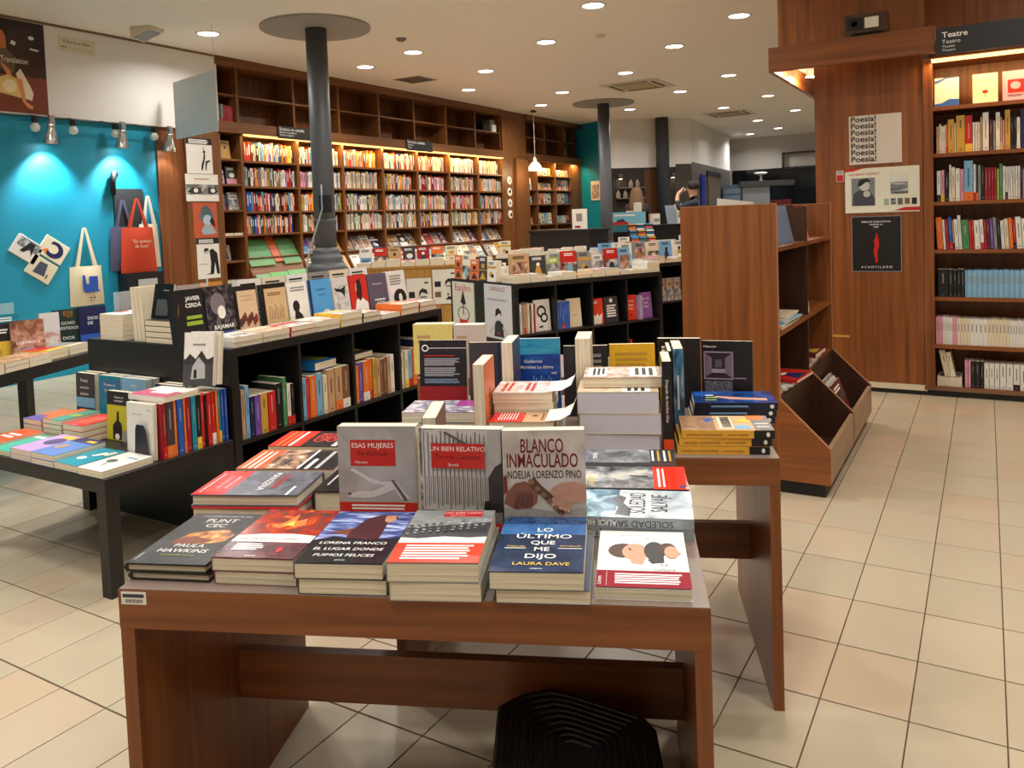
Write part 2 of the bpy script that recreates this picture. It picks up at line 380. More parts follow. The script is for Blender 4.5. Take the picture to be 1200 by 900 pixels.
def strip_light(name, loc, rot, sx, sy, energy, col=(1,.64,.27)):
    l = bpy.data.lights.new(name, 'AREA'); l.shape = 'RECTANGLE'; l.size = sx; l.size_y = sy; l.energy = energy; l.color = col
    o = bpy.data.objects.new(name, l); COL.objects.link(o); o.location = loc; o.rotation_euler = rot; return o
l = strip_light('bookcase_strip_lamp', (-6.98,8.85,2.255), (0,R(16),0), .04, 5.4, 46); l.parent = wb
for a, b in zip(DIV[1:], DIV[2:]):          # sloping face-out racks below
    r = MB().prism([(XB,a+.02,.30),(-6.72,a+.02,.30),(-6.72,a+.02,.36),(-7.2,a+.02,1.14),(XB,a+.02,1.14)], (0,b-a-.04,0), WY).build('display_slope', wb)
    for s in (.03,.32,.61):
        x, z = -6.72-.48*s/.916, .36+.78*s/.916
        MB().prism([(x,a+.02,z),(x+.03,a+.02,z+.03),(x+.02,a+.02,z+.04),(x-.012,a+.02,z+.012)], (0,b-a-.04,0), WY).build('ledge', wb)
MB().box((XB,6.1,0), (-6.76,11.6,.30), WY).build('base_cabinet', wb)
# wood panelling left of the bookcase, pilasters and rear bookcase
struct(MB().box((XB,5.06,0), (XF-.01,5.36,2.275), wood('panel_wood', (84,42,18), (140,82,40), 'Z')).build('wall_left_panel'))
struct(MB().box((XB,5.36,0), (XF+.02,5.78,2.275), WZ).build('wall_left_pilaster'))
struct(MB().box((XB,11.62,0), (XF,12.42,ZC), WZ).build('wall_left_pier'))
struct(MB().box((XF,11.97,0), (XF+.06,12.40,2.28), WZ).build('trim_7'))
rb = thing('rear_bookcase', 'small wooden bookcase under the glass pendant lamp at the rear', 'bookcase')
RD = [12.42,12.80,13.52,14.2]
for y in RD: MB().box((XB,y-.02,0), (XF,y+.02,2.27), WZ).build('upright', rb)
for a, b in zip(RD, RD[1:]):
    for z in ([1.76,1.50,1.13] if a < 12.7 else [2.02,1.76,1.50,1.13]): MB().box((XB,a+.02,z-.022), (XF,b-.02,z), WY).build('shelf', rb)
MB().box((XB-.01,12.42,0), (XB,14.2,ZC), WZ).build('back_panel', rb)
MB().box((XF-.03,14.2,0), (XF,14.8,2.27), WZ).build('side_panel', rb)
MB().box((XB,12.42,2.27), (-6.96,14.8,2.39), WY).build('fascia', rb); MB().box((XB,12.42,2.985), (-6.97,14.8,ZC), WY).build('cornice', rb)
for y in (12.43,13.2,13.97,14.74): MB().box((XB,y-.015,2.39), (XF-.03,y+.015,2.985), WZ).build('upper_upright', rb)
MB().box((XB,12.42,2.68), (XF-.035,14.78,2.70), WY).build('upper_shelf', rb)
l = strip_light('rear_bookcase_lamp', (-6.93,13.5,2.25), (0,R(16),0), .04, 1.9, 22); l.parent = rb
# section signs on the fascia
def sign(y0, y1, z0, z1, lines, label):
    t = thing('section_sign', label, 'sign', (-6.955,y0,z0)); MB().box((0,0,0), (.012,y1-y0,z1-z0), plain((34,32,32), .5)).build('board', t)
    m = MB(); m.M = frame((.0135,0,0), (0,1,0), (0,0,1)); h = z1-z0
    for k, s in enumerate(lines): m.text(s, .02, h*(.66-.22*k), h*(.36 if k == 0 else .22), WHITEINK, 0, 'L')
    m.build('lettering', t)
sign(6.59,7.14,2.26,2.40, ['Butxaca en castella','Bolsillo en castellano','Pocket in Spanish'], 'black section sign over the first bright bay of the wall bookcase')
sign(8.95,9.55,2.255,2.405, ['Narrativa catalana','Narrativa','Fiction'], 'black section sign over the middle of the wall bookcase')

# ---- generic cube-grid shelf (black)
def grid_shelf(name, label, o, ang, n=4, depth=.95, rows=2):
    t = thing(name, label, 'bookshelf', (o[0], o[1], 0), ang)
    T, I, CW, CH = .036, .016, .3265, .341; L = 2*T+n*CW+(n-1)*I; Hh = .77
    MB().bev((0,0,Hh-T), (L,depth,Hh), BLACKLAM, .002).build('top', t); MB().box((0,0,0), (L,depth,T), BLACKLAM).build('bottom', t)
    for x in (0, L-T): MB().box((x,0,T), (x+T,depth,Hh-T), BLACKLAM).build('side', t)
    for k in range(1, n): x = T+k*CW+(k-1)*I; MB().box((x,.004,T), (x+I,depth-.004,Hh-T), BLACKLAM).build('divider', t)
    z = T+CH
    for k in range(n): x = T+k*(CW+I); MB().box((x,.003,z), (x+CW,depth-.003,z+I), BLACKLAM).build('mid_shelf', t)
    MB().box((T,depth/2-.005,T), (L-T,depth/2+.005,Hh-T), BLACKLAM).build('back_panel', t)
    return t
BS1 = grid_shelf('black_cube_shelf', 'long black cube shelf loaded with books behind the low black table', (-2.56,2.12), R(90))
BS2A = R(62.3); BS2O = Vector((-2.949,4.983,0))
BS2 = grid_shelf('black_cube_shelf', 'black cube shelf with two posters on its end in the middle of the shop', BS2O, BS2A, depth=1.0)
BS3 = grid_shelf('black_cube_shelf', 'black cube shelf half hidden behind the wooden bookcase', (-2.86,6.95), R(62.3), n=3, depth=.9)
# ---- black tables
def leg_table(name, label, o, ang, w, d, h, th=.05, lg=.05, mat=None):
    mat = mat or BLACKLAM
    t = thing(name, label, 'table', (o[0], o[1], 0), ang)
    MB().bev((0,0,h-th), (w,d,h), mat, .002).build('top', t)
    for x in (0, w-lg):
        for y in (0, d-lg): MB().box((x,y,0), (x+lg,y+lg,h-th), mat).build('leg', t)
    return t
ZL = .413
LOWT = leg_table('low_black_table', 'low scuffed black table in front of the black cube shelf', (-3.53,1.575), 0, .97, .54, ZL)
ZW = .60; LTA = R(112); LTO = Vector((-3.93,1.86,0))
leg_table('black_table', 'black book table in front of the teal wall', LTO, LTA, 1.15, .75, ZW, .06, .06)
# ---- wooden display tables in the foreground
TA = R(22.4); TO = Vector((-1.278,.798,0)); TU = Vector((math.cos(TA), math.sin(TA), 0)); TV = Vector((-math.sin(TA), math.cos(TA), 0)); Z0 = .6355
LAMTOP = plain((128,112,102), .28)
def display_table(label, o, w, d):
    t = thing('display_table', label, 'table', o, TA, 'mahogany display tables')
    MB().box((0,0,.567), (w,d,Z0-.002), mahog('X')).build('top', t)
    MB().box((.001,.001,Z0-.002), (w-.001,d-.001,Z0), LAMTOP).build('top_laminate', t)
    for x in (.0005, w-.0255): MB().box((x,.001,0), (x+.025,d-.002,.567), mahog('Z')).build('leg_panel', t)
    MB().box((.026,.345,.235), (w-.026,.37,.34), mahog('X')).build('stretcher', t)
    return t
T1 = display_table('mahogany display table nearest the camera covered with novels', TO, .9865, .692)
m = MB(); m.M = frame((.006,-.0006,.6095), (1,0,0), (0,0,1)); m.box((0,0,0), (.046,.022,.0005), PAPER)
m.box((.003,.012,.0005), (.042,.018,.0007), plain((60,60,70), .6))
for k in range(16): m.box((.008+k*.002,.003,.0005), (.009+k*.002,.009,.0007), INK)
m.build('barcode_sticker', T1)
T3 = display_table('mahogany display table farthest back, half hidden behind the second one', TO+TU*.05+TV*1.78, .6, .5)
T2 = display_table('second mahogany display table behind the nearest one', TO+TU*.242+TV*.77, .9865, .66)

# ---- two-sided wooden bookcase with sloping bin
bc = thing('low_wooden_bookcase', 'chest-high mahogany bookcase with a sloping bin along its right side', 'bookcase', (-1.205,3.55,0))
MZ, MY, MX = mahog('Z'), mahog('Y'), mahog('X')
W_, L_, H_ = .425, 1.41, 1.265
LIP = plain((172,120,84), .4)
for y in (0, L_-.02):
    MB().box((0,y,.06), (W_,y+.02,H_), MZ).build('end_panel', bc)
    MB().box((W_-.001,y+.001,.42), (W_+.0025,y+.019,H_), LIP).build('edge_band', bc); MB().box((.0,y+.001,H_), (W_,y+.019,H_+.0025), LIP).build('edge_band', bc)
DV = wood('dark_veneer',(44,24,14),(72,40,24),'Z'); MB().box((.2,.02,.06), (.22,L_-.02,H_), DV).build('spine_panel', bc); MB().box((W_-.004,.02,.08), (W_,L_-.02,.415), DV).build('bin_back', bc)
for z in (1.075,.70,.42):
    for a, b in ((.02,.695),(.715,L_-.02)):
        MB().box((.22,a,z-.02), (W_-.004,b,z), MY).build('shelf', bc); MB().box((.004,a,z-.02), (.2,b,z), MY).build('shelf', bc)
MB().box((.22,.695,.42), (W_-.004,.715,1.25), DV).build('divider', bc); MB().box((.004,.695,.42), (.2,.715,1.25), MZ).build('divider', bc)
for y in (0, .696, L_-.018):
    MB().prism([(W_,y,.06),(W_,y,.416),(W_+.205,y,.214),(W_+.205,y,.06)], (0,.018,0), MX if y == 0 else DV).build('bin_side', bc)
    MB().prism([(W_,y+.001,.4162),(W_,y+.001,.4192),(W_+.207,y+.001,.2165),(W_+.205,y+.001,.2142)], (0,.016,0), LIP).build('edge_band', bc)
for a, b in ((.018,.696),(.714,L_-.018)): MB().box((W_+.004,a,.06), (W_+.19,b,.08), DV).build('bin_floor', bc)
MB().box((W_+.187,.018,.06), (W_+.205,L_-.018,.212), wood('pale_front', (132,100,74), (168,136,106), 'Y')).build('bin_front', bc)
MB().box((.0,.018,.2), (.003,L_-.02,.42), MZ).build('lower_panel', bc)
MB().box((.03,.02,0), (W_+.18,L_-.02,.06), plain((14,13,13), .5)).build('plinth', bc)

# ---- theatre and poetry block on the right
PY = 5.78
blk = mahog('Z')
struct(MB().box((-1.0,PY,.07), (-.349,PY+.04,2.4), blk).build('wall_poetry'))
struct(MB().box((-1.0,PY+.04,.07), (-.97,8.2,2.4), blk).build('wall_poetry_side'))
struct(MB().box((-1.0,PY+.002,.03), (-.335,PY+.05,.07), plain((222,206,176), .5)).build('baseboard_poetry'))
struct(MB().box((-.985,PY+.015,0), (-.345,PY+.06,.03), INK).build('baseboard_plinth'))
struct(MB().box((-1.22,5.73,2.3), (-.33,8.2,ZC), blk).build('wall_upper_block'))
struct(MB().box((-.33,6.1,2.1), (3.0,6.2,ZC), mahog('Z')).build('wall_theatre_upper'))
mb = MB(); mb.box((-1.24,5.52,2.15), (-.262,5.55,2.31), MX); mb.box((-1.24,5.55,2.15), (-1.21,8.2,2.31), MY); struct(mb.build('trim_8'))
struct(MB().box((-1.21,5.55,2.285), (-.262,8.2,2.305), plain((236,224,200), .7)).build('trim_9'))
for k, (x, y, lb) in enumerate([(-1.11,5.86,'bright little spotlight under the wooden canopy, nearer one'), (-1.11,6.3,'bright little spotlight under the wooden canopy, farther one')]):
    t = thing('canopy_spotlight', lb, 'spotlight', (x, y, 2.285), 0, 'spotlights under the canopy')
    MB().lathe([(.045,0),(.045,-.012)], (0,0,0), plain((200,200,200), .3), 16).build('mount', t)
    MB().lathe([(.03,-.012),(.036,-.07),(.04,-.075)], (0,0,0), plain((210,205,195), .3), 16, False).build('shade', t)
    MB().lathe([(.0,-.082),(.025,-.078),(.034,-.06)], (0,0,0), glow((1,.9,.7), 30), 16, False).build('bulb', t)
    l = bpy.data.lights.new('canopy_bulb', 'POINT'); l.energy = 9; l.color = (1,.78,.5); l.shadow_soft_size = .04
    o = bpy.data.objects.new('canopy_bulb', l); COL.objects.link(o); o.parent = t; o.location = (0,0,-.11)
# emergency light box standing on the canopy
t = thing('emergency_light', 'dark framed emergency light box on the canopy above the poetry panel', 'light box', (-.77,5.53,2.31))
MB().box((.0,.0,.02), (.25,.09,.135), plain((74,48,34), .5)).build('housing', t); MB().box((.018,-.003,.04), (.11,.0,.115), INK).build('black_panel', t)
MB().box((.12,-.004,.045), (.20,.0,.11), plain((232,226,210), .4)).build('lens', t); MB().box((.04,.02,.0), (.2,.08,.02), INK).build('foot', t)
MB().lathe([(.0,-.006),(.016,-.006),(.018,0)], (0,0,0), plain((50,50,54), .3), 14).build('lamp', t).matrix_local = Matrix.Translation((.06,-.003,.078)) @ Matrix.Rotation(R(90), 4, 'X')

# ---- theatre bookcase
tb = thing('theatre_bookcase', 'tall wooden bookcase of theatre books under the black Teatre sign', 'bookcase', (0,PY,0))
X0, X1 = -.29, 1.75
MB().box((-.345,-.012,.06), (X0,.3,2.16), MZ).build('pilaster', tb); MB().box((X1,0,.06), (X1+.04,.3,2.16), MZ).build('upright', tb); MB().box((.72,0,.06), (.755,.3,2.16), MZ).build('upright', tb)
TS = [1.852,1.558,1.252,.946,.643,.336,.065]
for z in TS:
    for a, b in ((X0,.72),(.755,X1)): MB().box((a,.004,z-.024), (b,.3,z), MX).build('shelf', tb)
MB().box((X0,.29,.06), (X1,.30,2.16), MZ).build('back_panel', tb)
MB().box((X0,.0,2.13), (X1,.3,2.16), MX).build('top_board', tb)
MB().box((X0-.05,.02,0), (X1,.28,.04), INK).build('plinth', tb)
MB().box((X0,-.11,2.125), (X1,-.02,2.135), glow((1,.6,.2), 3.5)).build('light_strip', tb)
MB().box((-.35,-.005,.04), (X1,.02,.062), plain((120,84,60), .5)).build('kick_rail', tb)
l = strip_light('theatre_strip_lamp', (.7,-.06,2.12), (R(14),0,0), 2.0, .05, 13); l.parent = tb
t = thing('section_sign', 'black Teatre section sign above the theatre bookcase', 'sign', (-.258,5.50,2.13))
MB().box((0,0,0), (2.0,.015,.155), plain((36,34,34), .45)).build('board', t)
m = MB(); m.M = frame((0,-.001,0), (1,0,0), (0,0,1))
for s, y, q in (('Teatre',.098,.045),('Teatro',.062,.032),('Theater',.038,.02),('Theatre',.016,.02)): m.text(s, .035, y, q, WHITEINK, 0, 'L', 1.1, bold=.02 if q > .04 else 0)
m.build('lettering', t)
# ================================================================== BOOK LIBRARY
def draw(mb, items, w, h, sgn=1):
    """flat print: rectangles, polygons, ellipses and lettering in 0..1 cover coordinates"""
    z = .0004
    for it in items:
        z += .00012; k = it[0]
        if k == 'r': _, a, b, c, d, m = it; mb.poly([(a*w,b*h,z),(c*w,b*h,z),(c*w,d*h,z),(a*w,d*h,z)], m)
        elif k == 'p': mb.poly([(x*w,y*h,z) for x, y in it[1]], it[2])
        elif k == 'e':
            _, cx, cy, rx, ry, m = it; mb.poly([(cx*w+rx*w*math.cos(i*math.pi/10), cy*h+ry*h*math.sin(i*math.pi/10), z) for i in range(20)], m)
        elif k == 't':
            _, s, x, y, q, m = it[:6]; o = it[6] if len(it) > 6 else {}
            mb.text(s, x*w, y*h, q*w, m, z, o.get('al','C'), o.get('sx',1), o.get('rot',0), o.get('b',0), o.get('sh',0))
        elif k == 'l':      # lines of small print
            _, x0, y0, x1, y1, n, m = it; rr = random.Random(int(x0*99+y0*977+n))
            for i in range(n):
                y = y1-(y1-y0)*(i+.5)/n; q = (y1-y0)/n*.28; xe = x1-(x1-x0)*rr.random()*.18
                mb.poly([(x0*w,(y-q)*h,z),(xe*w,(y-q)*h,z),(xe*w,(y+q)*h,z),(x0*w,(y+q)*h,z)], m)
def book(M, w, h, t, cover, label, front=(), spine=(), back=(), hard=False, flip=False, group=None, pages=None, spinecol=None, name=None, backcol=None):
    if isinstance(cover, str): cover = pc(cover)
    if isinstance(spinecol, str): spinecol = pc(spinecol)
    b = thing(name or ('hardcover_book' if hard else 'paperback'), label, 'book', group=group, mat=M)
    c = .0028 if hard else .0012; e = .0032 if hard else .0006; pages = pages or PAGES
    m = MB(); m.box((0,0,0), (w,h,c), backcol or cover); m.box((0,0,t-c), (w,h,t), cover)
    if hard:
        P = [(0,0,c),(c,0,c),(c,0,t-c),(0,0,t-c),(-.003,0,t*.75),(-.0045,0,t*.5),(-.003,0,t*.25)]; m.prism(P[::-1], (0,h,0), spinecol or cover)
    else: m.box((-.0006,0,0), (c,h,t), spinecol or cover)
    cv = m.build('cover', b)
    m = MB(); m.box((c,e,c), (w-e,h-e,t-c), pages); m.build('page_block', b)
    if front: m = MB(); m.M = Matrix.Translation((0,0,t)); draw(m, front, w, h); m.build('cover_print', cv)
    if spine:
        m = MB(); off = -.0045 if hard else -.0006
        m.M = frame((off,0,t), (0,1,0), (0,0,-1)) if flip else frame((off,h,0), (0,-1,0), (0,0,1))
        draw(m, spine, h, t); m.build('spine_print', cv)
    if back: m = MB(); m.M = frame((w,0,0), (-1,0,0), (0,1,0)); draw(m, back, w, h); m.build('back_print', cv)
    return b
def dr(a): return Vector((math.cos(a), math.sin(a), 0))
def lie(o, a, w, h, t, mode='N'):
    """lying book: its near-left corner at o, its near edge along direction a.
    N bottom edge near, F fore-edge near (top to the right), S spine near (top to the left), T head near"""
    d = dr(a); p = dr(a+math.pi/2); o = Vector(o)
    if mode == 'N': return frame(o, d, p)
    if mode == 'F': return frame(o+p*w, -p, d)
    if mode == 'S': return frame(o+d*h, p, -d)
    return frame(o+d*w+p*h, -d, -p)
def stand(o, a, w, h, t, lean=0):
    """face-out standing book: near-left foot of the front cover at o"""
    d = dr(a); p = dr(a+math.pi/2); y = UP*math.cos(lean)+p*math.sin(lean); z = d.cross(y)
    return frame(Vector(o)-z*t+UP*(t*math.sin(lean)), d, y)
def edge(o, a, w, h, t, lean=0):
    """standing book with its fore-edge towards the viewer; o is the near-right foot"""
    d = dr(a); p = dr(a+math.pi/2); y = UP*math.cos(lean)-d*math.sin(lean)
    return frame(Vector(o)+p*w+UP*(abs(t*math.sin(lean))), -p, y)
def spineout(o, a, w, h, t, lean=0):
    """standing book with its spine towards the viewer; o is the near-left foot"""
    d = dr(a); p = dr(a+math.pi/2); y = UP*math.cos(lean)+d*math.sin(lean)
    return frame(Vector(o)+UP*max(0, t*math.sin(lean)), p, y)
def mini(M, w, h, t, col, label, group=None, kind='spine', seed=0, accent=None, name=None):
    """a book too small in the photo to show its parts: one mesh, cover, pages and print"""
    r = random.Random(seed); cov = pc(col); m = MB(); c = .0012
    m.box((0,0,0), (w,h,c), cov); m.box((0,0,t-c), (w,h,t), cov); m.box((0,0,0), (c,h,t), cov); m.box((c,.0008,c), (w-.0008,h-.0008,t-c), PAGES)
    light = sum(PAL[col] if isinstance(col, str) else col) > 400
    ink = pc(accent) if accent else (INK if light else WHITEINK)
    base_ = PAL[col] if isinstance(col, str) else col; soft = plain(tuple(int(v*.55) if light else int(v*.5+110) for v in base_), .5)
    keep = m.M
    if kind == 'spine':
        m.M = frame((0,h,0), (0,-1,0), (0,0,1)); a = .1+r.random()*.15
        if t > .011: draw(m, [('r', a, .42, a+.2+.3*r.random(), .58, soft), ('r', .91, .35, .94, .65, soft)], h, t)
        if r.random() < .25: draw(m, [('r', .78, .0, 1, 1, pc(r.choice(['red','yellow','white','orange','black'])))], h, t)
    elif kind == 'face':
        m.M = Matrix.Translation((0,0,t)); k = r.randrange(8)
        two = pc(accent or r.choice(['white','cream','red','teal','mustard','charcoal','lightblue','pink','navy']))
        its = [('l', .14, .80, .86, .93, 2, ink)]
        if k == 0: its += [('r', 0, 0, 1, .55, art([(30,30,34),(120,116,110),(214,206,194)], (5,5,5), detail=2, seed=seed % 7)), ('e', .5,.3,.2,.16, two)]
        elif k == 1: its += [('r', 0, 0, 1, .3, two), ('e', .55,.5,.25,.14, INK if light else PAPER)]
        elif k == 2: its += [('r', .1,.1,.9,.7, art([(70,60,60),(170,120,90),(226,206,180)], (5,5,5), detail=2, seed=seed % 5))]
        elif k == 3: its += [('p', [(.2,.08),(.8,.08),(.62,.5),(.5,.66),(.36,.5)], two), ('e', .5,.62,.12,.08, ink)]
        elif k == 5: its += [('r', 0,0,1,1, art([(60,70,90),(150,150,150),(220,214,204)], (5,5,5), detail=2, seed=seed % 6)), ('r',.12,.6,.88,.86, cov), ('l',.2,.66,.8,.8,2,ink)]
        elif k == 6: its += [('r',.08,.05,.92,.5, two), ('l',.16,.12,.84,.4,4, INK if two in (pc('white'),pc('cream'),pc('lightblue')) else PAPER)]
        elif k == 7: its += [('r', 0,.42,1,.46, two), ('p',[(.1,.06),(.5,.36),(.9,.06)], two), ('r',.3,.52,.7,.70, two)]
        else: its += [('r', .0,.62,1,.74, two), ('e', .4,.35,.18,.14, two), ('e', .62,.28,.14,.1, ink)]
        draw(m, its, w, h)
    m.M = keep
    o = m.build(name or ('book' if kind == 'spine' else 'paperback')); o.matrix_world = M
    return tag(o, label, {'folder':'folder','magazine':'magazine','paper_bundle':'paper','paper_sheet':'paper','gift_box':'box','book_pile':'book pile'}.get(name,'book'), group)
def cn(c): return CNAME.get(c, c)
def spine_row(o, a, cols, z, label, group, seed, length=None, hr=(.19,.225), tr=(.012,.028), depth=.135, lean=0, start=0, gap=.0006):
    """books standing side by side, spines to the viewer; cols a list of colours or (colour, thickness, height)"""
    r = random.Random(seed); o = Vector((o[0], o[1], z)); d = dr(a); s = 0
    spec = [(c if isinstance(c, tuple) else (c, None, None)) for c in cols]
    tt = [t or r.uniform(*tr) for c, t, h in spec]
    if length: k = length/(sum(tt)+gap*len(tt)); tt = [t*k for t in tt]
    for i, ((c, _, h), t) in enumerate(zip(spec, tt)):
        h = h or r.uniform(*hr); ln = lean
        tw = t-gap
        mini(spineout(o+d*s+dr(a+math.pi/2)*r.uniform(0,.006), a, depth, h, tw, ln), depth, h, tw, c, label(i+start, cn(c)), group, 'spine', seed*31+i)
        s += t
    return s
# ================================================================== BOOKS ON THE TWO MAHOGANY TABLES
def T(u, v, z=0): return TO+TU*u+TV*v+UP*(Z0+z)
G1 = 'novels on the nearest mahogany table'; G2 = 'books on the second mahogany table'
RED = pc('red', .3); WI = WHITEINK; BLK = pc('black', .22)
GREYCOV = plain((150,148,146), .3)
fire = art([(60,50,54),(110,60,54),(150,40,34),(190,60,30),(240,150,50)], (10,10,10), .18, seed=2)
sea = art([(30,40,80),(70,86,150),(150,164,214),(214,220,240)], (6,26,6), .2, seed=1)
smoke = art([(24,24,26),(40,38,40),(60,57,57)], (12,12,12), .34, seed=4)
stonegrey = art([(40,40,42),(96,96,98),(150,150,150),(200,200,200)], (16,16,16), .3, seed=3)
snow = art([(20,30,44),(54,110,140),(150,190,206),(224,232,236)], (8,8,8), .15, seed=6)
bluegrey = art([(70,74,84),(96,98,110),(120,124,140)], (10,10,10), .25, seed=8)
skin_p = plain((196,140,110), .35); hairp = plain((112,50,30), .4); goldp = art([(90,50,24),(190,120,60),(230,176,110)], (20,20,20), seed=5)
# -- front row, left to right (px of the near bottom corners give place and turn)
def front_stack(pl, pr, h, ts, cover, names, front, jit=.003, hard=False, **kw):
    a, b = at(*pl, Z0), at(*pr, Z0); d = b-a; ang = math.atan2(d.y, d.x); w = d.length-.004; z = 0
    for k, t in enumerate(ts):
        j = 0 if k == 0 else jit
        o = Vector((a.x, a.y, Z0+z))+dr(ang)*(j*(-1)**k)-dr(ang+math.pi/2)*j*.6
        book(lie(o, ang+(k*.012 if k else 0), w, h, t-.0004, 'N'), w, h, t-.0004, cover, names[k], front if k == len(ts)-1 else (), hard=hard, group=G1, **kw); z += t
punt = [('r',0,0,1,1,smoke), ('p',[(.22,.42),(.35,.36),(.6,.36),(.86,.42),(.9,.56),(.74,.66),(.5,.62),(.3,.56)], goldp), ('p',[(.3,.50),(.55,.48),(.72,.44),(.62,.38),(.3,.34),(.18,.4)], hairp),
    ('t','PUNT',.5,.80,.17,WI,dict(b=-.004)), ('t','CEC',.5,.70,.15,WI), ('t','DE LA AUTORA DE LA NOIA DEL TREN',.5,.92,.04,WI), ('t','PAULA',.5,.30,.13,WI,dict(sh=.1)), ('t','HAWKINS',.5,.20,.14,WI,dict(sh=.1)), ('t','AUTORA BEST SELLER',.5,.14,.045,pc('lime')), ('t','COLUMNA',.07,.05,.04,WI,dict(rot=R(90),al='L'))]
front_stack((153,679), (248,683), .235, [.0155,.0155], BLK, ['lower glossy black hardcover in the PUNT CEC pair', 'glossy black hardcover titled PUNT CEC with tangled hands, at the left corner'], punt, hard=True, jit=.005)
llam = [('r',0,0,1,1,fire), ('p',[(.3,.62),(.42,.58),(.5,.66),(.6,.6),(.72,.66),(.66,.8),(.55,.74),(.5,.9),(.42,.72)], pc('orange')), ('p',[(.42,.63),(.5,.64),(.58,.64),(.52,.76)], pc('yellow')),
    ('p',[(0,.30),(1,.30),(1,.44),(.7,.47),(.3,.46),(0,.42)], PAPER), ('t','BARCELONA',.36,.40,.05,pc('grey')), ('t','MATARÁN EN LLAMAS',.45,.345,.075,INK), ('r',0,0,1,.30,art([(70,44,54),(96,60,70),(120,80,84)], (7,7,7), .2, seed=9)), ('l',.12,.14,.5,.27,4,WI), ('e',.72,.16,.035,.05,RED), ('t','PREMIO',.72,.07,.05,pc('red')), ('t','planeta',.45,.03,.045,WI)]
front_stack((252,684), (350,688), .225, [.0235,.0235], plain((120,66,70), .3), ['lower paperback under the burning-city novel', 'paperback with a burning city cover and a white title band, second from the left'], llam)
lor = [('r',0,0,1,1,sea), ('p',[(.36,.42),(.36,.62),(.44,.84),(.60,.93),(.78,.92),(.84,.84),(.74,.78),(.76,.5),(.76,.42)], plain((70,22,30), .3)), ('p',[(.66,.9),(.78,.92),(.82,.82),(.74,.76),(.68,.8)], skin_p), ('p',[(.1,.55),(.36,.64),(.36,.5)], hairp), ('r',0,0,1,.40,plain((26,28,36), .2)), ('p',[(0,.40),(1,.40),(1,.46),(.6,.42),(.2,.47)], plain((26,28,36), .2)),
    ('t','LORENA FRANCO',.5,.33,.098,WI,dict(sh=.12)), ('t','EL LUGAR DONDE',.5,.22,.098,WI,dict(sh=.12)), ('t','FUIMOS FELICES',.5,.11,.098,WI,dict(sh=.12)), ('t','planeta',.5,.04,.04,WI)]
front_stack((350,696), (456,699), .23, [.027,.027], plain((40,40,50), .3), ['lower paperback under the EL LUGAR DONDE FUIMOS FELICES copy', 'paperback EL LUGAR DONDE FUIMOS FELICES with red-haired woman by blue sea'], lor, jit=.005)
lad = [('r',0,0,1,1,art([(110,112,114),(140,142,142),(160,160,160)], (8,8,8), seed=3)), ('r',.38,.86,.86,.98,RED), ('t','LOS DOS LADOS',.62,.925,.062,WI), ('t','Roja y Negra',.56,.88,.035,WI,dict(al='C')), ('r',.0,.34,1,.46,PAPER), ('p',[(.0,.44),(0,.62),(1,.74),(1,.46),(.8,.44),(.5,.46),(.2,.42)], plain((60,62,66), .4)), ('r',0,0,1,.34,plain((226,64,36), .3)), ('l',.12,.05,.9,.31,6,WI)]
for k in range(11):
    for q in range(4): lad.append(('r', .03+k*.088, .50+q*.05+k*.008, .07+k*.088, .525+q*.05+k*.008, stonegrey))
front_stack((457,704), (567,706), .23, [.0315,.0315], GREYCOV, ['lower thick paperback under LOS DOS LADOS', 'thick paperback LOS DOS LADOS with grey building and bright red band'], lad)
ult = [('r',0,0,1,1,art([(26,40,60),(40,56,84),(50,66,96)], (5,9,5), .2, seed=2)), ('r',0,.84,1,.98,art([(18,40,74),(40,80,130),(20,30,50)], (20,20,20), .2, seed=3)), ('r',0,.64,1,.84,art([(36,80,140),(70,124,180)], (6,6,6), .2, seed=5)), ('t','LO',.52,.70,.15,WI,dict(b=.012)), ('t','ÚLTIMO',.52,.57,.16,WI,dict(sx=1.12,b=.012)), ('t','QUE',.52,.455,.14,WI,dict(b=.012)), ('t','ME',.52,.34,.14,WI,dict(b=.012)), ('t','DIJO',.52,.215,.155,WI,dict(sx=1.12,b=.012)), ('t','LAURA DAVE',.54,.10,.105,pc('yellow'),dict(b=.008)), ('r',.1,.375,.34,.385,WI), ('r',.7,.375,.97,.385,WI), ('t','THRILLER',.22,.40,.05,pc('yellow')), ('t','BESTSELLER',.84,.41,.045,pc('yellow')), ('t','UMBRIEL',.5,.03,.035,WI)]
front_stack((581,707), (695,710), .23, [.024,.030], plain((40,54,80), .3), ['lower thick paperback under LO ÚLTIMO QUE ME DIJO', 'dark blue paperback LO ÚLTIMO QUE ME DIJO by the middle of the table front'], ult, jit=.009)
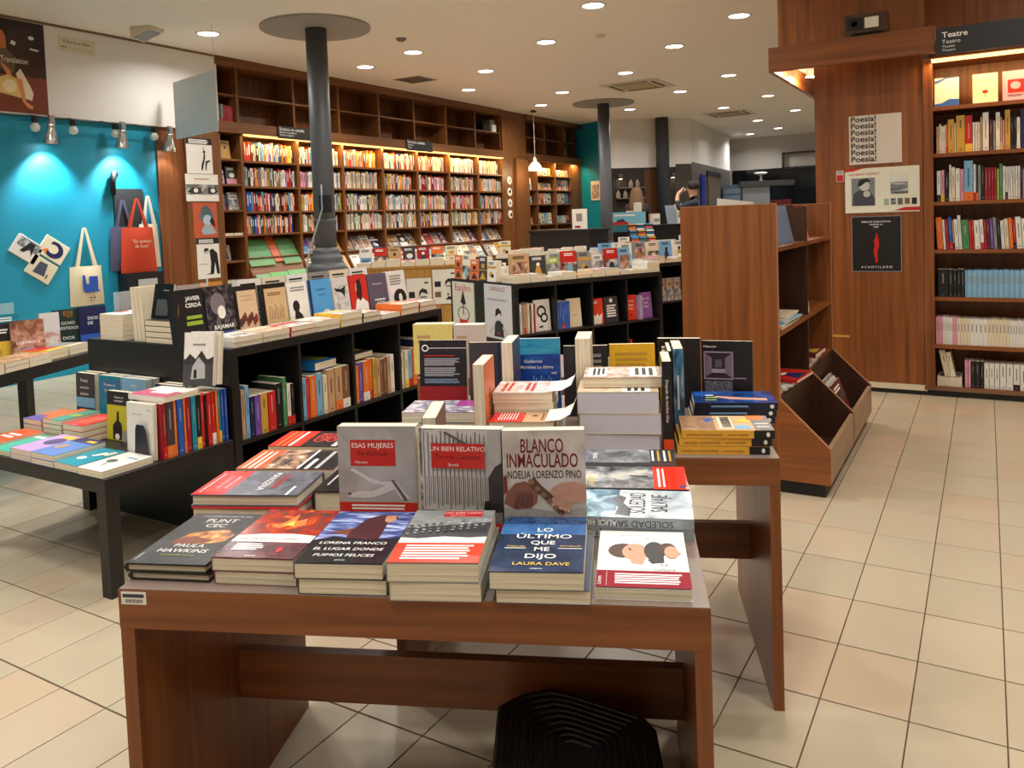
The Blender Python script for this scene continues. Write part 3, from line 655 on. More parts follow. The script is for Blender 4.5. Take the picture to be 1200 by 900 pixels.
sen = [('r',0,0,1,1,plain((232,230,226), .5, 0, .25)), ('t','Verónica',.36,.90,.075,pc('grey')), ('t','Cerdan',.60,.845,.075,pc('grey')), ('e',.28,.62,.17,.13,plain((74,48,38), .5)), ('e',.42,.60,.15,.15,plain((206,152,124), .5)), ('p',[(.34,.52),(.38,.40),(.5,.38),(.54,.5),(.5,.56)], plain((206,152,124), .5)), ('p',[(.55,.64),(.60,.60),(.56,.56)], plain((206,152,124), .5)), ('e',.64,.62,.12,.17,plain((50,47,48), .5)), ('p',[(.56,.46),(.6,.4),(.74,.42),(.74,.56)], plain((50,47,48), .5)), ('e',.79,.66,.10,.11,plain((70,46,36), .5)), ('e',.83,.60,.08,.11,plain((202,150,120), .5)), ('p',[(.9,.62),(.94,.58),(.9,.55)], plain((202,150,120), .5)), ('e',.36,.64,.015,.012,INK), ('t','La',.74,.36,.085,INK), ('t','señora',.74,.275,.085,INK), ('r',0,0,1,.26,plain((140,20,40), .55, 0, .2)), ('l',.2,.05,.95,.22,5,WI), ('t','Lumen',.055,.04,.07,WI,dict(rot=R(90),al='L')), ('r',.11,.02,.113,.24,WI)]
front_stack((698,702), (815,706), .23, [.019], plain((232,230,226), .3), ['white paperback La señora with profile faces and crimson band, right front corner'], sen, spinecol=None)
# -- standing face-out trio
def face_up(pl, pr, ztop, zb, t, cover, label, front, lean=R(1.5), grp=G1, **kw):
    a, b = at(*pl, Z0+ztop), at(*pr, Z0+ztop); d = b-a; ang = math.atan2(d.y, d.x); w = d.length-.002; h = (ztop-zb)/math.cos(lean); p = dr(ang+math.pi/2)
    o = Vector((a.x, a.y, Z0+zb))-p*h*math.sin(lean)
    return book(stand(o, ang, w, h, t, lean), w, h, t, cover, label, front, group=grp, **kw)
nude = plain((206,202,198), .3)
esas = [('r',0,0,1,1,art([(142,140,140),(164,162,160),(178,176,174)], (5,5,5), .25, seed=5)), ('r',.16,.62,.74,.87,RED), ('t','ESAS MUJERES',.45,.795,.088,WI), ('t','Fei Pachada',.45,.72,.085,plain((110,14,20), .4)), ('t','Navona',.30,.645,.05,WI), ('p',[(.1,.33),(.16,.36),(.28,.38),(.42,.38),(.56,.42),(.70,.49),(.76,.46),(.84,.37),(.92,.31),(.8,.30),(.72,.40),(.6,.36),(.44,.32),(.3,.31),(.16,.32)], nude), ('p',[(.15,.58),(.18,.60),(.24,.58),(.4,.51),(.56,.47),(.68,.48),(.6,.44),(.44,.45),(.3,.51),(.2,.56)], nude), ('p',[(.67,.49),(.71,.49),(.80,.39),(.88,.30),(.84,.29),(.76,.38)], plain((96,94,96), .3)), ('p',[(.1,.345),(.13,.37),(.17,.36),(.14,.34)], plain((96,94,96), .3)), ('r',0,0,1,.275,plain((196,44,34), .3)), ('l',.16,.20,.86,.26,2,WI), ('l',.16,.12,.86,.18,2,WI)]
face_up((395,500), (487.5,500), .207, .0, .031, GREYCOV, 'grey paperback ESAS MUJERES standing face-out with reclining figure', esas)
unb = [('r',0,0,1,1,stonegrey), ('r',.18,.20,.82,1,plain((170,168,164), .35))]
unb += [('r',.03,.24,.84,.99,plain((196,194,190), .45))]
for k in range(15): unb += [('r', .05+k*.053, .26+.02*(k % 3), .060+k*.053, .98-.015*(k % 4), plain((66,66,68), .5)), ('r', .075+k*.053, .30, .083+k*.053, .56, plain((110,108,108), .5))]
unb += [('p',[(.3,.97),(.33,.98),(.62,.86),(.60,.84)], plain((84,84,86), .5))]
unb += [('r',.84,.2,1,1,plain((170,168,166), .3)), ('p',[(.84,.22),(.84,.56),(.92,.66),(1,.7),(1,.2)], plain((40,40,42), .3)), ('r',0,.0,1,.24,plain((120,118,116), .3)), ('p',[(.76,.16),(.79,.34),(.84,.35),(.88,.24),(.86,.14)], INK), ('r',.15,.64,.80,.87,RED), ('t','UN BIEN RELATIVO',.475,.80,.078,WI), ('t','Teresa Cardona',.475,.725,.085,plain((110,14,20), .4)), ('t','Siruela',.42,.66,.05,WI), ('r',0,0,1,.14,plain((196,44,34), .3))]
face_up((491,502.5), (588,504), .207, .0, .033, stonegrey, 'black and white paperback UN BIEN RELATIVO standing between two other upright novels', unb)
bla = [('r',0,0,1,1,art([(168,158,152),(190,182,174),(204,198,192)], (7,7,7), .3, seed=7)), ('t','BLANCO',.48,.80,.24,plain((110,24,28), .4),dict(sx=.55,b=.012)), ('t','INMACULADO',.48,.665,.24,plain((110,24,28), .4),dict(sx=.55,b=.012)), ('t','NOELIA LORENZO PINO',.5,.565,.135,INK,dict(sx=.6,b=.004)), ('p',[(0,.0),(0,.30),(.3,.30),(.6,.26),(1,.30),(1,0)], plain((160,158,160), .4)), ('p',[(.0,.34),(.04,.44),(.14,.52),(.26,.54),(.36,.50),(.42,.42),(.40,.34),(.30,.29),(.14,.28)], plain((134,86,70), .35)), ('p',[(.54,.42),(.60,.48),(.72,.52),(.86,.53),(1,.50),(1,.36),(.9,.34),(.78,.34),(.66,.31),(.58,.34)], plain((190,142,120), .35)), ('p',[(.3,.55),(.38,.57),(.46,.50),(.58,.42),(.68,.32),(.74,.24),(.68,.23),(.56,.33),(.44,.41),(.32,.49)], plain((92,64,42), .4)), ('p',[(0,.42),(.05,.44),(.04,.6),(0,.58)], plain((116,40,34), .4))]
for k in range(5): bla += [('e', .34+k*.072, .53-k*.058, .036, .024, plain((136,100,72), .4)), ('e', .60+k*.045, .345-k*.012, .032, .045, plain((196,150,128), .35)), ('e', .60+k*.045, .318-k*.012, .016, .012, plain((214,176,160), .35))]
for k in range(4): bla += [('p',[(.12+.06*k,.31),(.15+.06*k,.31),(.2+.05*k,.44),(.17+.05*k,.44)], plain((112,66,54), .4)), ('r', .08+.2*k, .02, .09+.2*k, .26, plain((134,134,138), .4))]
face_up((588,505.5), (686,504), .207, .0, .03, plain((190,180,172), .3), 'pale paperback BLANCO INMACULADO with clasped hands and braid standing face-out', bla)
# -- left side: books turned sideways, fore-edge to the front
def side(u, v, z, w, h, t, cover, label, front, mode='F', grp=G1, da=0, hard=False, **kw): return book(lie(T(u,v,z), TA+da, w, h, t, mode), w, h, t, cover, label, front, group=grp, hard=hard, **kw)
ma = [('r',0,0,1,1,bluegrey), ('r',0,0,1,.31,plain((206,24,34), .22)), ('l',.0,.03,.96,.26,1,RED), ('t','SERÁS MI TESTIGO',.5,.23,.06,WI), ('t','EL NUEVO CASO',.5,.15,.07,WI), ('r',.12,.05,.92,.06,WI), ('t','MANZENA',.45,.55,.155,WI), ('t','ASESINA',.45,.66,.155,plain((196,40,44), .3)), ('r',.66,.88,1,.905,WI)]
side(-.048,.318,0,.155,.235,.0245,'red','lower copy of the red and grey thriller, on the left edge',(),hard=True)
side(-.050,.322,.025,.155,.235,.0245,plain((96,98,110), .25),'hardcover thriller with a red third and grey-blue cover lying sideways, left edge',ma,hard=True, da=.02)
ora = [('r',0,0,1,1,plain((34,34,38), .2)), ('r',0,0,1,.27,plain((214,96,50), .25)), ('r',.1,.12,.98,.14,WI), ('r',.1,.18,.98,.2,WI), ('r',.1,.06,.98,.075,WI), ('r',0,.27,1,.62,art([(30,40,70),(96,86,84),(190,150,120),(226,214,200)], (10,10,10), .2, seed=4)), ('r',0,.62,1,.645,WI), ('r',.08,.80,.98,.84,plain((180,180,180), .3)), ('r',.5,.7,1,.74,WI)]
for k in range(2): side(-.036,.492,.026*k,.15,.235,.025,plain((200,90,50), .3) if k else 'grey', ['lower sideways book below the orange-banded picture cover','sideways book with orange band and crowd photograph behind the red thriller'][k], ora if k else (), da=.01*k)
rr = [('r',0,0,1,1,plain((36,34,36), .2)), ('r',0,0,1,.36,plain((204,46,36), .22)), ('r',.05,.08,.98,.105,pc('orange')), ('r',.05,.15,.98,.175,pc('orange')), ('r',.05,.22,.98,.25,WI), ('t','RED',.45,.42,.3,pc('red'),dict(b=.03)), ('t','RED',.45,.56,.3,pc('red'),dict(b=.03)), ('r',.0,.70,1,.76,plain((190,190,190), .3)), ('e',.5,.90,.3,.05,RED)]
for k in range(2): side(-.03,.648,.03*k,.14,.235,.029,plain((50,46,48), .3) if k else 'charcoal', ['lower book under the red and black cover at the back left of the nearest table','sideways book with red and black cover at the back left of the nearest table'][k], rr if k else (), da=-.01*k)
bl_ = [('r',0,0,1,1,plain((26,26,28), .15)), ('r',.1,.18,.13,.8,plain((190,190,190), .3)), ('r',.28,.2,.32,.86,pc('yellow')), ('r',.38,.3,.42,.86,pc('yellow')), ('e',.5,.9,.2,.06,PAPER)]
side(.204,.362,0,.15,.225,.046,BLK,'thick black hardcover half behind the standing ESAS MUJERES',bl_,mode='N',hard=True)
side(.215,.60,0,.15,.165,.03,'charcoal','dark book lying behind the thick black hardcover',[('r',0,0,1,1,stonegrey),('r',.1,.7,.9,.9,PAPER)],mode='N')
# -- right side: spine-to-the-front books
solart = [('r',0,0,1,1,art([(150,164,176),(196,206,212),(226,230,232)], (6,6,6), .12, seed=3)), ('p',[(0,.62),(1,.60),(1,1),(0,1)], snow), ('p',[(.05,.50),(.1,.62),(.34,.60),(.62,.66),(.8,.6),(.7,.54),(.5,.56),(.3,.5)], plain((30,40,56), .2)), ('t','SOLEDAD',.52,.38,.30,INK,dict(sx=.56)), ('t','SALVAJE',.52,.20,.30,INK,dict(sx=.56)), ('t','ALICE HENDERSON',.5,.86,.085,WI), ('t','Un thriller',.5,.94,.06,WI)]
solsp = [('r',0,0,1,1,plain((150,158,166), .2)), ('t','SOLEDAD SALVAJE',.16,.25,.075,INK,dict(al='L')), ('t','ALICE HENDERSON',.60,.25,.06,WI,dict(al='L'))]
def sol(z, label, fr): return book(lie(T(.748,.262,z), TA-R(2), .152, .235, .020, 'S'), .152, .235, .020, plain((150,160,168), .2), label, fr, [(i[0],)+i[1:] if i[0] == 'r' else ('t', i[1], i[2], i[3], i[4], i[5], i[6]) for i in solsp], group=G1, flip=True)
sol(0, 'lower copy of SOLEDAD SALVAJE', ()); sol(.0205, 'pale blue novel SOLEDAD SALVAJE lying spine to the front at the right edge', solart)
gm = [('r',0,0,1,1,art([(44,46,50),(110,110,112),(170,172,174),(214,208,186)], (7,7,7), .12, seed=2)), ('r',0,0,1,.30,plain((226,52,30), .12)), ('r',.1,.2,.9,.215,WI), ('r',.1,.24,.9,.26,WI), ('e',.12,.05,.06,.03,pc('navy')), ('p',[(.5,.34),(.54,.52),(.58,.5),(.56,.34)], INK), ('t','SANDRONE',.32,.90,.09,WI,dict(b=.01)), ('t','DAZIERI',.32,.84,.09,pc('yellow'),dict(b=.01)), ('r',0,.3,.03,1,INK)]
side(.748,.430,0,.15,.235,.018,BLK,'lower copy below the dark novel with red-orange band',(),mode='S'); side(.752,.428,.0185,.15,.235,.018,BLK,'dark photographic novel with red-orange band, behind SOLEDAD SALVAJE',gm,mode='S')
g3 = [('r',0,0,1,1,art([(60,62,66),(120,124,128),(176,180,184)], (6,6,6), .12, seed=9)), ('t','EL ULTIMO',.5,.86,.12,pc('blue'),dict(b=.01)), ('t','TESTIGO',.5,.76,.12,WI,dict(b=.01)), ('r',0,.0,1,.24,INK), ('r',.1,.04,.9,.06,pc('mustard')), ('r',.1,.09,.9,.11,PAPER), ('r',.1,.15,.9,.17,pc('mustard')), ('r',.1,.205,.9,.225,PAPER)]
side(.735,.585,0,.1,.235,.022,'grey','lower copy below the grey novel with blue lettering',(),mode='S'); side(.735,.583,.0225,.1,.235,.022,plain((110,112,116), .2),'grey photographic novel with blue lettering behind the red-banded one',g3,mode='S')

# -- second table: right end
yel = plain((226,166,56), .3)
for k, (z, ln, da) in enumerate([(0,'bottom',0.0),(.0205,'middle',.012),(.041,'top',-.01)]):
    fr = [('r',0,0,1,1,plain((206,170,120), .3)), ('r',.02,.62,1,1,art([(150,110,80),(190,150,110)], (16,16,16), seed=3)), ('p',[(.5,.70),(.8,.58),(.8,.74)], pc('blue')), ('r',.1,.42,.9,.58,pc('cream')), ('p',[(.1,.22),(.1,.4),(.3,.42),(.34,.26)], pc('lightblue')), ('p',[(.5,.22),(.86,.22),(.6,.4)], pc('yellow')), ('r',0,0,1,.2,plain((120,118,116), .3)), ('r',.7,.05,1,.24,pc('orange')), ('r',.2,.03,.25,.17,PAPER), ('r',.4,.03,.45,.17,PAPER)] + [('r', .2+i*.1, .44, .25+i*.1, .54, INK) for i in range(7)] if k == 2 else ()
    sp = [('r',0,0,.24,1,INK), ('t','CRISTINA CASSAR BUSLIN',.30,.3,.036,INK,dict(al='L')), ('t','NUEVO CRIMEN',.72,.3,.03,pc('brown'),dict(al='L')), ('e',.06,.5,.02,.28,PAPER)]
    w, h = .145, .225; M = lie(T(.985+.006*k,.80,z), TA+da, w, h, .0195, 'S')
    b = book(M, w, h, .0195, yel, ln+' yellow-spined book in the stack of three at the table corner', fr, (), group=G2)
    m = MB(); m.M = frame((-.0006,0,.0195), (0,1,0), (0,0,-1)); m.M = frame((-.0006,h,0), (0,-1,0), (0,0,1))
    draw(m, [('r',.78,0,1,1,INK), ('t','CRISTINA CASSAR BUSLIN',.05,.3,.034,plain((96,60,20), .4),dict(al='L')), ('t','NUEVO CRIMEN',.50,.3,.03,plain((96,60,20), .4),dict(al='L')), ('e',.93,.5,.02,.3,PAPER)], h, .0195); m.build('spine_print', b)
for k, ln in enumerate(['bottom','middle','top']):
    w, h = .15, .23; fr = [('r',0,0,1,1,art([(16,20,44),(24,60,120),(30,90,170)], (5,5,5), .1, seed=2)), ('p',[(.2,.1),(.3,.55),(.5,.75),(.58,.7),(.45,.4),(.4,.1)], plain((200,150,130), .3)), ('r',.2,.72,.28,.86,pc('lime')), ('r',.4,.70,.48,.84,pc('lime')), ('r',.6,.74,.66,.84,PAPER)] if k == 2 else ()
    b = book(lie(T(1.045+.004*k,1.10,.02*k), TA-.01*k, w, h, .0195, 'S'), w, h, .0195, plain((22,28,52), .2), ln+' navy-blue glossy book in the stack at the right end of the second table', fr, group=G2)
    m = MB(); m.M = frame((-.0006,h,0), (0,-1,0), (0,0,1)); draw(m, [('l',.2,.3,.7,.7,1,pc('lightblue')), ('e',.93,.5,.025,.3,PAPER)], h, .0195); m.build('spine_print', b)
# black cover with a room picture
rm = plain((150,130,150), .3)
pic = [('r',0,0,1,1,plain((20,19,22), .25)), ('r',.04,.42,.62,.84,rm), ('r',.06,.44,.60,.82,plain((36,30,38), .3)), ('p',[(.06,.44),(.2,.52),(.2,.74),(.06,.82)], plain((110,96,112), .3)), ('p',[(.6,.44),(.46,.52),(.46,.74),(.6,.82)], plain((110,96,112), .3)), ('r',.2,.52,.46,.58,plain((150,136,150), .3)), ('r',.26,.6,.4,.72,plain((84,74,90), .3)), ('t','Habitación',.04,.90,.06,WI,dict(al='L')), ('l',.64,.43,.9,.46,1,rm), ('r',.05,.1,.6,.40,art([(40,40,50),(90,86,100),(120,116,130)], (40,40,40), seed=1))]
face_up((822,399.5), (882.5,400.5), .205, .0, .018, plain((20,19,22), .25), 'black paperback with a framed room photograph standing at the table corner', pic, R(3), G2)
# black edge-on books left of it
book(spineout(T(.952,.80,0), TA, .15, .235, .024), .15, .235, .024, BLK, 'black novel standing spine-out with red foot beside the thick white stack', (), [('t','Después de muchos años',.2,.35,.045,WI,dict(al='L')), ('r',.84,0,1,1,plain((220,70,30), .3))], group=G2)
book(spineout(T(.973,.955,0), TA, .15, .235, .012), .15, .235, .012, BLK, 'thin black novel standing spine-out behind the red-footed one', (), [('l',.2,.35,.6,.6,1,WI), ('r',.9,0,1,1,plain((220,70,30), .3))], group=G2)
book(spineout(T(.988,.96,0), TA, .15, .24, .028), .15, .24, .028, BLK, 'black book with a sea-blue spine standing beside the room-picture cover', (), [('r',0,0,1,1,art([(20,40,60),(60,110,150),(150,190,210)], (4,4,14), seed=3)), ('l',.3,.3,.75,.6,1,PAPER), ('r',.9,0,1,1,plain((220,70,30), .3))], group=G2)
face_up((770,397), (821,397), .215, .0, .03, BLK, 'black novel standing face-out behind the spine-out books', [('l',.1,.8,.5,.9,2,WI)], R(2), G2)
# thick white stack
GW = plain((206,202,212), .7, var=.03)
for k, t in enumerate([.05,.052,.056]):
    z = [.0,.0505,.103][k]
    book(lie(T(.738+.004*(k % 2),.80,z), TA+[.01,-.012,.0][k], .155, .205, t-.001, 'F'), .155, .205, t-.001, 'cream', ['bottom','middle','top'][k]+' very thick white-paged volume in the tall stack at the table middle', [('r',0,0,1,1,art([(190,160,140),(214,190,160),(232,224,214)], (8,8,8), seed=3)), ('r',.3,.55,1,.9,PAPER), ('l',.35,.6,.95,.85,3,INK)] if k == 2 else (), group=G2, pages=GW)
book(lie(T(.752,.845,.1595), TA, .15, .20, .026, 'F'), .15, .20, .026, 'tan', 'paperback with pale swirled cover on top of the thick white stack', [('r',0,0,1,1,art([(150,110,110),(206,180,160),(236,232,228)], (9,9,9), seed=6)), ('r',.1,.05,.9,.3,PAPER), ('r',.1,.6,.9,.95,PAPER), ('l',.15,.1,.8,.28,3,INK), ('l',.15,.65,.85,.92,3,INK)], group=G2)
book(edge(T(.765,1.0,.0), TA, .14, .265, .042), .14, .265, .042, 'cream', 'thick novel standing with its pale fore-edge to the front beside the yellow back cover', (), group=G2)
face_up((714,404), (768,403), .215, .0, .022, plain((232,178,40), .3), 'novel with bright yellow back cover standing behind the thick stack', [('l',.12,.6,.88,.9,4,pc('mustard'))], R(3), G2)
face_up((660,406), (713,405), .213, .0, .022, plain((36,34,40), .3), 'dark book standing behind the pale fore-edge volume', [('l',.5,.4,.9,.9,6,pc('grey'))], R(3), G2)
# middle: blue cover
gl = [('r',0,0,1,1,art([(20,60,140),(26,74,160),(34,100,180)], (4,16,4), .25, seed=2)), ('r',0,.78,1,1,art([(30,130,180),(70,170,200)], (4,20,4), .25, seed=3)), ('t','Guillermo',.15,.66,.105,WI,dict(al='L',b=.008)), ('t','Martínez La última',.06,.58,.105,WI,dict(al='L',b=.008)), ('t','vez',.78,.50,.1,WI,dict(al='L',b=.008))]
for k in range(9): gl += [('p',[(.35+.05*k,.20),(.36+.05*k,.20),(.33+.06*k+.05,.48-.03*(k % 3)),(.32+.06*k+.04,.48-.03*(k % 3))], pc('lightblue'))]
face_up((606,397.5), (656.5,396.5), .225, .0, .024, plain((30,80,160), .3), 'bright blue novel by Guillermo Martínez standing face-out', gl, R(3), G2)
st = [('r',0,0,1,1,art([(190,150,140),(220,200,190),(236,230,226)], (10,10,10), seed=4)), ('l',.15,.1,.9,.3,2,RED), ('l',.15,.5,.9,.7,2,RED)]
for k in range(5):
    last = k == 4
    book(lie(T(.505+.003*(k % 2),.88,.028*k), TA, .15, .16, .0275, 'F'), .15, .16, .0275, 'cream' if k != 2 else 'charcoal', ORD[k]+' paperback from the bottom in the stack below the blue novel', st if last else (), group=G2)
rt = [('r',0,0,1,1,pc('tan')), ('r',0,0,1,.52,plain((206,32,34), .25)), ('e',.35,.68,.08,.05,INK), ('l',.1,.78,.9,.96,3,pc('brown'))] + [('r', .1, .12+i*.045, .8, .135+i*.045, WI) for i in range(7)]
for k in range(3):
    book(lie(T(.512,.772,.0295*k), TA, .10, .165, .029, 'F'), .10, .165, .029, 'tan', ORD[k]+' volume from the bottom in the small stack topped by the red-and-beige title', rt if k == 2 else (), group=G2)
# dust-jacket flaps sticking out
def flap(u, v, z, label, s=1):
    m = MB(); pts = [(0,0,0),(.04,0,.004),(.065,0,.018),(.075,0,.04)]
    P = [(x,0,q) for x, _, q in pts]+[(x+.004,.10,q+.006) for x, _, q in pts]; m.add(P, [(0,1,5,4),(1,2,6,5),(2,3,7,6)], PAPER); m.add([(x,y,q-.0012) for x, y, q in P], [(4,5,1,0),(5,6,2,1),(6,7,3,2)], pc('cream'))
    m.add([P[0],P[1],P[2],P[3],(P[3][0],0,P[3][2]-.0012),(P[2][0],0,P[2][2]-.0012),(P[1][0],0,P[1][2]-.0012),(0,0,-.0012)], [(0,1,6,7),(1,2,5,6),(2,3,4,5)], PAPER)
    o = m.build('loose_jacket'); o.matrix_world = frame(T(u,v,z), TU, TV); tag(o, label, 'paper')
flap(.652,.885,.142, 'upper curled white dust jacket flap beside the thick stack')
flap(.655,.775,.09, 'lower curled white dust jacket flap beside the thick stack')
# page-edge books in the middle left
book(edge(T(.500,.80,0), TA, .15, .232, .031), .15, .232, .031, plain((214,110,60), .35), 'thick novel with orange cover standing fore-edge to the front', (), [], [('t','NUBES',.5,.5,.2,INK,dict(rot=R(90)))], group=G2)
book(edge(T(.540,1.045,0), TA, .15, .25, .035), .15, .25, .035, plain((66,62,80), .35), 'grey-violet novel standing fore-edge to the front behind the orange one', (), group=G2)
bk = [('r',0,0,1,1,plain((30,28,34), .25)), ('r',0,.0,1,.35,pc('crimson')), ('e',.12,.89,.075,.05,WI), ('e',.12,.89,.05,.033,plain((30,28,34), .25)), ('r',.19,.885,1,.893,WI), ('l',.1,.77,.82,.795,1,pc('red')), ('l',.1,.64,.85,.75,5,plain((170,170,180), .5)), ('l',.1,.49,.85,.62,6,plain((170,170,180), .5)), ('l',.1,.39,.85,.46,3,plain((130,150,180), .5))]
face_up((491.5,399.5), (547,399), .225, .0, .022, plain((30,28,34), .25), 'black back cover crowded with white text and a ring emblem, standing at the left end', bk, R(4), G2)
face_up((549.5,402), (604,401), .222, .0, .022, plain((62,58,66), .3), 'dark grey cover standing right of the text-filled back cover', [('r',.62,.0,.68,1,pc('navy')), ('l',.75,.3,.95,.6,6,pc('grey'))], R(3), G2)
sl = [('r',0,0,1,1,art([(80,74,90),(150,144,160),(220,216,220)], (11,11,11), seed=7)), ('r',.0,.66,.5,1,plain((150,60,130), .3))]
for k in range(2): book(lie(T(.215+.004*k,.985,.031*k), TA, .15, .215, .030, 'F'), .15, .215, .030, 'grey', ['lower','upper'][k]+' sideways book with grey and magenta cover at the left of the second table', sl if k else (), group=G2)
sb = [('r',0,0,1,1,art([(60,80,140),(130,150,200),(214,220,232)], (9,9,9), seed=5)), ('r',.2,.1,.6,.3,PAPER)]
book(lie(T(.245,.80,0), TA, .15, .215, .030, 'F'), .15, .215, .030, 'lightblue', 'blue and white sideways book at the left front of the second table', sb, group=G2)
book(edge(T(.482,.345,0), TA+R(6), .15, .208, .030), .15, .208, .030, plain((80,64,60), .3), 'brown-covered book standing fore-edge to the front behind ESAS MUJERES', (), group=G1)
# ================================================================== BOOKS ON THE BLACK SHELF AND LOW TABLE
ZK = .77
GA = 'books on top of the long black cube shelf'
A90 = R(90)
# near end: stacks facing the camera
for k in range(5): book(lie((-3.43,2.135,ZK+.0225*k), .01*k, .16, .22, .022, 'N'), .16, .22, .022, 'white', ORD[k]+' red-backed book from the bottom at the near left of the black shelf', [('r',0,0,1,1,PAPER),('r',0,.3,.3,.6,RED)] if k == 4 else (), spinecol='red', group=GA)
for k in range(4): book(lie((-3.10,2.13,ZK+.0245*k), -.01*k, .185, .22, .024, 'N'), .185, .22, .024, 'charcoal', ORD[k]+' paperback from the bottom in the stack under the small black cover', (), group=GA)
book(stand((-3.085,2.15,ZK+.0985), 0, .125, .15, .012, R(12)), .125, .15, .012, BLK, 'small black cover with grey square propped on the near stack', [('r',.22,.1,.86,.56,plain((70,72,76), .4)), ('r',.5,.8,.8,.83,pc('grey'))], group=GA)
for k in range(3): book(edge((-3.115-.026*k,2.14,ZK), R(2), .15, .235, .023, R(3)), .15, .235, .023, 'cream', ORD[k]+' white-edged volume from the right leaning at the near end of the black shelf', (), group=GA)
# face-out row along the aisle
def aisle(y0, y1, ztop, t, col, label, front, x=-2.78, lean=R(7)):
    w = y1-y0-.004; h = (ztop-ZK)/math.cos(lean); p = dr(R(180))
    return book(stand((x+h*math.sin(lean)*.5, y0, ZK), A90, w, h, t, lean), w, h, t, col, label, front, group=GA)
tanp = plain((206,176,132), .4)
aisle(2.04,2.19,1.0,.03,plain((30,29,30), .3),'black cover with white and lime title blocks on the near end of the shelf row',[('t','JAVIER',.66,.80,.16,WI,dict(b=.02)),('t','CERDÀ',.66,.68,.16,WI,dict(b=.02)),('r',.40,.47,.9,.53,pc('lime')),('r',.38,.36,.9,.43,pc('lime')),('p',[(.1,.5),(.16,.7),(.2,.8),(.18,.62)],pc('brown')),('r',.7,.1,.73,.25,PAPER)])
aisle(2.195,2.345,1.0,.03,plain((34,34,38), .3),'dark photo cover titled BAJAMAR',[('r',0,.0,1,1,art([(24,24,28),(50,48,54),(120,112,112)],(10,10,10),seed=2)),('e',.42,.68,.26,.2,plain((120,108,112),.4)),('e',.52,.52,.14,.12,PAPER),('t','BAJAMAR',.56,.22,.17,WI,dict(b=.015)),('r',.1,.15,.9,.17,pc('blue'))])
aisle(2.35,2.475,.99,.03,plain((40,36,34), .3),'beige cover with a crowd of people above a red strip',[('r',.08,.0,.95,.9,plain((214,184,150),.4)),('t','Rafael Cansinos',.5,.78,.08,pc('brown')),('t','Los compañeros',.5,.70,.08,pc('brown'))]+[('e',.14+.1*i,.28+.05*(i%3),.07,.09,plain((70+20*(i%4),50,46),.4)) for i in range(8)]+[('r',.08,.0,.95,.1,RED)])
aisle(2.50,2.645,.985,.03,plain((30,28,26), .3),'tan cover with line drawing in a black frame',[('r',.08,.05,.98,.90,tanp),('l',.2,.74,.8,.82,2,pc('brown'))]+[('p',[(.2+.08*i,.25),(.22+.08*i,.25),(.26+.08*i,.55-.06*(i%3)),(.24+.08*i,.55-.06*(i%3))],pc('brown')) for i in range(8)])
aisle(2.65,2.78,.98,.03,PAPER,'white cover with a black silhouette of a bust',[('l',.15,.78,.85,.9,2,pc('grey')),('e',.35,.46,.17,.13,INK),('p',[(.2,.1),(.26,.34),(.4,.38),(.6,.26),(.7,.1)],INK)])
aisle(2.785,2.94,.98,.028,plain((84,156,214), .35),'sky blue cover with white fountain drawing',[('r',0,0,.1,1,pc('navy')),('t','LA SERENA',.5,.74,.09,INK),('t','I EL SOL',.55,.62,.09,INK),('e',.68,.14,.22,.16,pc('white')),('e',.68,.10,.16,.13,plain((84,156,214),.35)),('e',.68,.10,.08,.1,pc('white'))])
aisle(2.945,3.065,.98,.028,plain((206,202,198), .4),'white cover with grey face drawing beside the sky blue cover',[('r',.1,.0,.9,.8,art([(150,146,142),(206,202,198),(232,228,224)],(12,12,12),seed=8)),('p',[(.1,.75),(.5,.7),(.8,.78),(.7,.5),(.55,.62),(.2,.66)],INK)])
aisle(3.07,3.205,.98,.028,plain((200,46,40), .35),'red cover with a dark-haired woman in white',[('p',[(.1,.0),(.95,.0),(.95,.3),(.6,.45),(.3,.4)],PAPER),('e',.48,.68,.17,.15,plain((226,170,140),.4)),('p',[(.34,.5),(.4,.86),(.6,.9),(.68,.7),(.62,.4),(.5,.36)],plain((50,28,26),.4)),('l',.15,.05,.9,.14,2,RED)])
aisle(3.21,3.365,.975,.028,plain((92,84,104), .35),'purple-grey cover with white lettering and scribble',[('t','Primavera i tot',.5,.72,.08,WI),('l',.25,.3,.9,.36,1,WI)]+[('p',[(.3+.07*i,.06),(.33+.07*i,.06),(.4+.06*i,.3),(.37+.06*i,.28)],PAPER) for i in range(7)])
aisle(3.37,3.525,.978,.03,plain((226,222,218), .4),'white cover with a black disc at the far end of the shelf row',[('e',.6,.28,.36,.24,INK),('e',.62,.28,.1,.12,PAPER),('l',.12,.62,.8,.9,4,pc('grey'))])
# lying books along the aisle edge
low = [(2.15,.15,[.02,.02],'white',0),(2.30,.15,[.02,.022],'cream',1),(2.455,.15,[.022,.02],'red',2),(2.61,.15,[.022,.024],'white',3),(2.765,.15,[.03,.03],'yellow',4),(2.92,.13,[.024,.022],'charcoal',5),(3.055,.15,[.022],'white',6),(3.21,.15,[.03,.026],'orange',7),(3.365,.15,[.026,.024],'red',8)]
for y, wd, ts, c, i in low:
    z = ZK
    for k, t in enumerate(ts):
        top = k == len(ts)-1
        fr = [('r',0,0,1,1,art([(190,60,50),(226,196,170),(236,228,214)] if i % 2 else [(120,116,120),(200,196,192),(236,232,226)],(9,9,9),seed=i)),('r',0,.6,1,.85,pc(c))] if top else ()
        book(lie((-2.572+.004*k, y, z), A90+.01*k, wd-.004, .17, t-.0004, 'N'), wd-.004, .17, t-.0004, c, '%s of the %s lying stack along the shelf edge, %s' % ('top book' if top else 'lower book', ORD[i], cn(c)), fr, group=GA); z += t
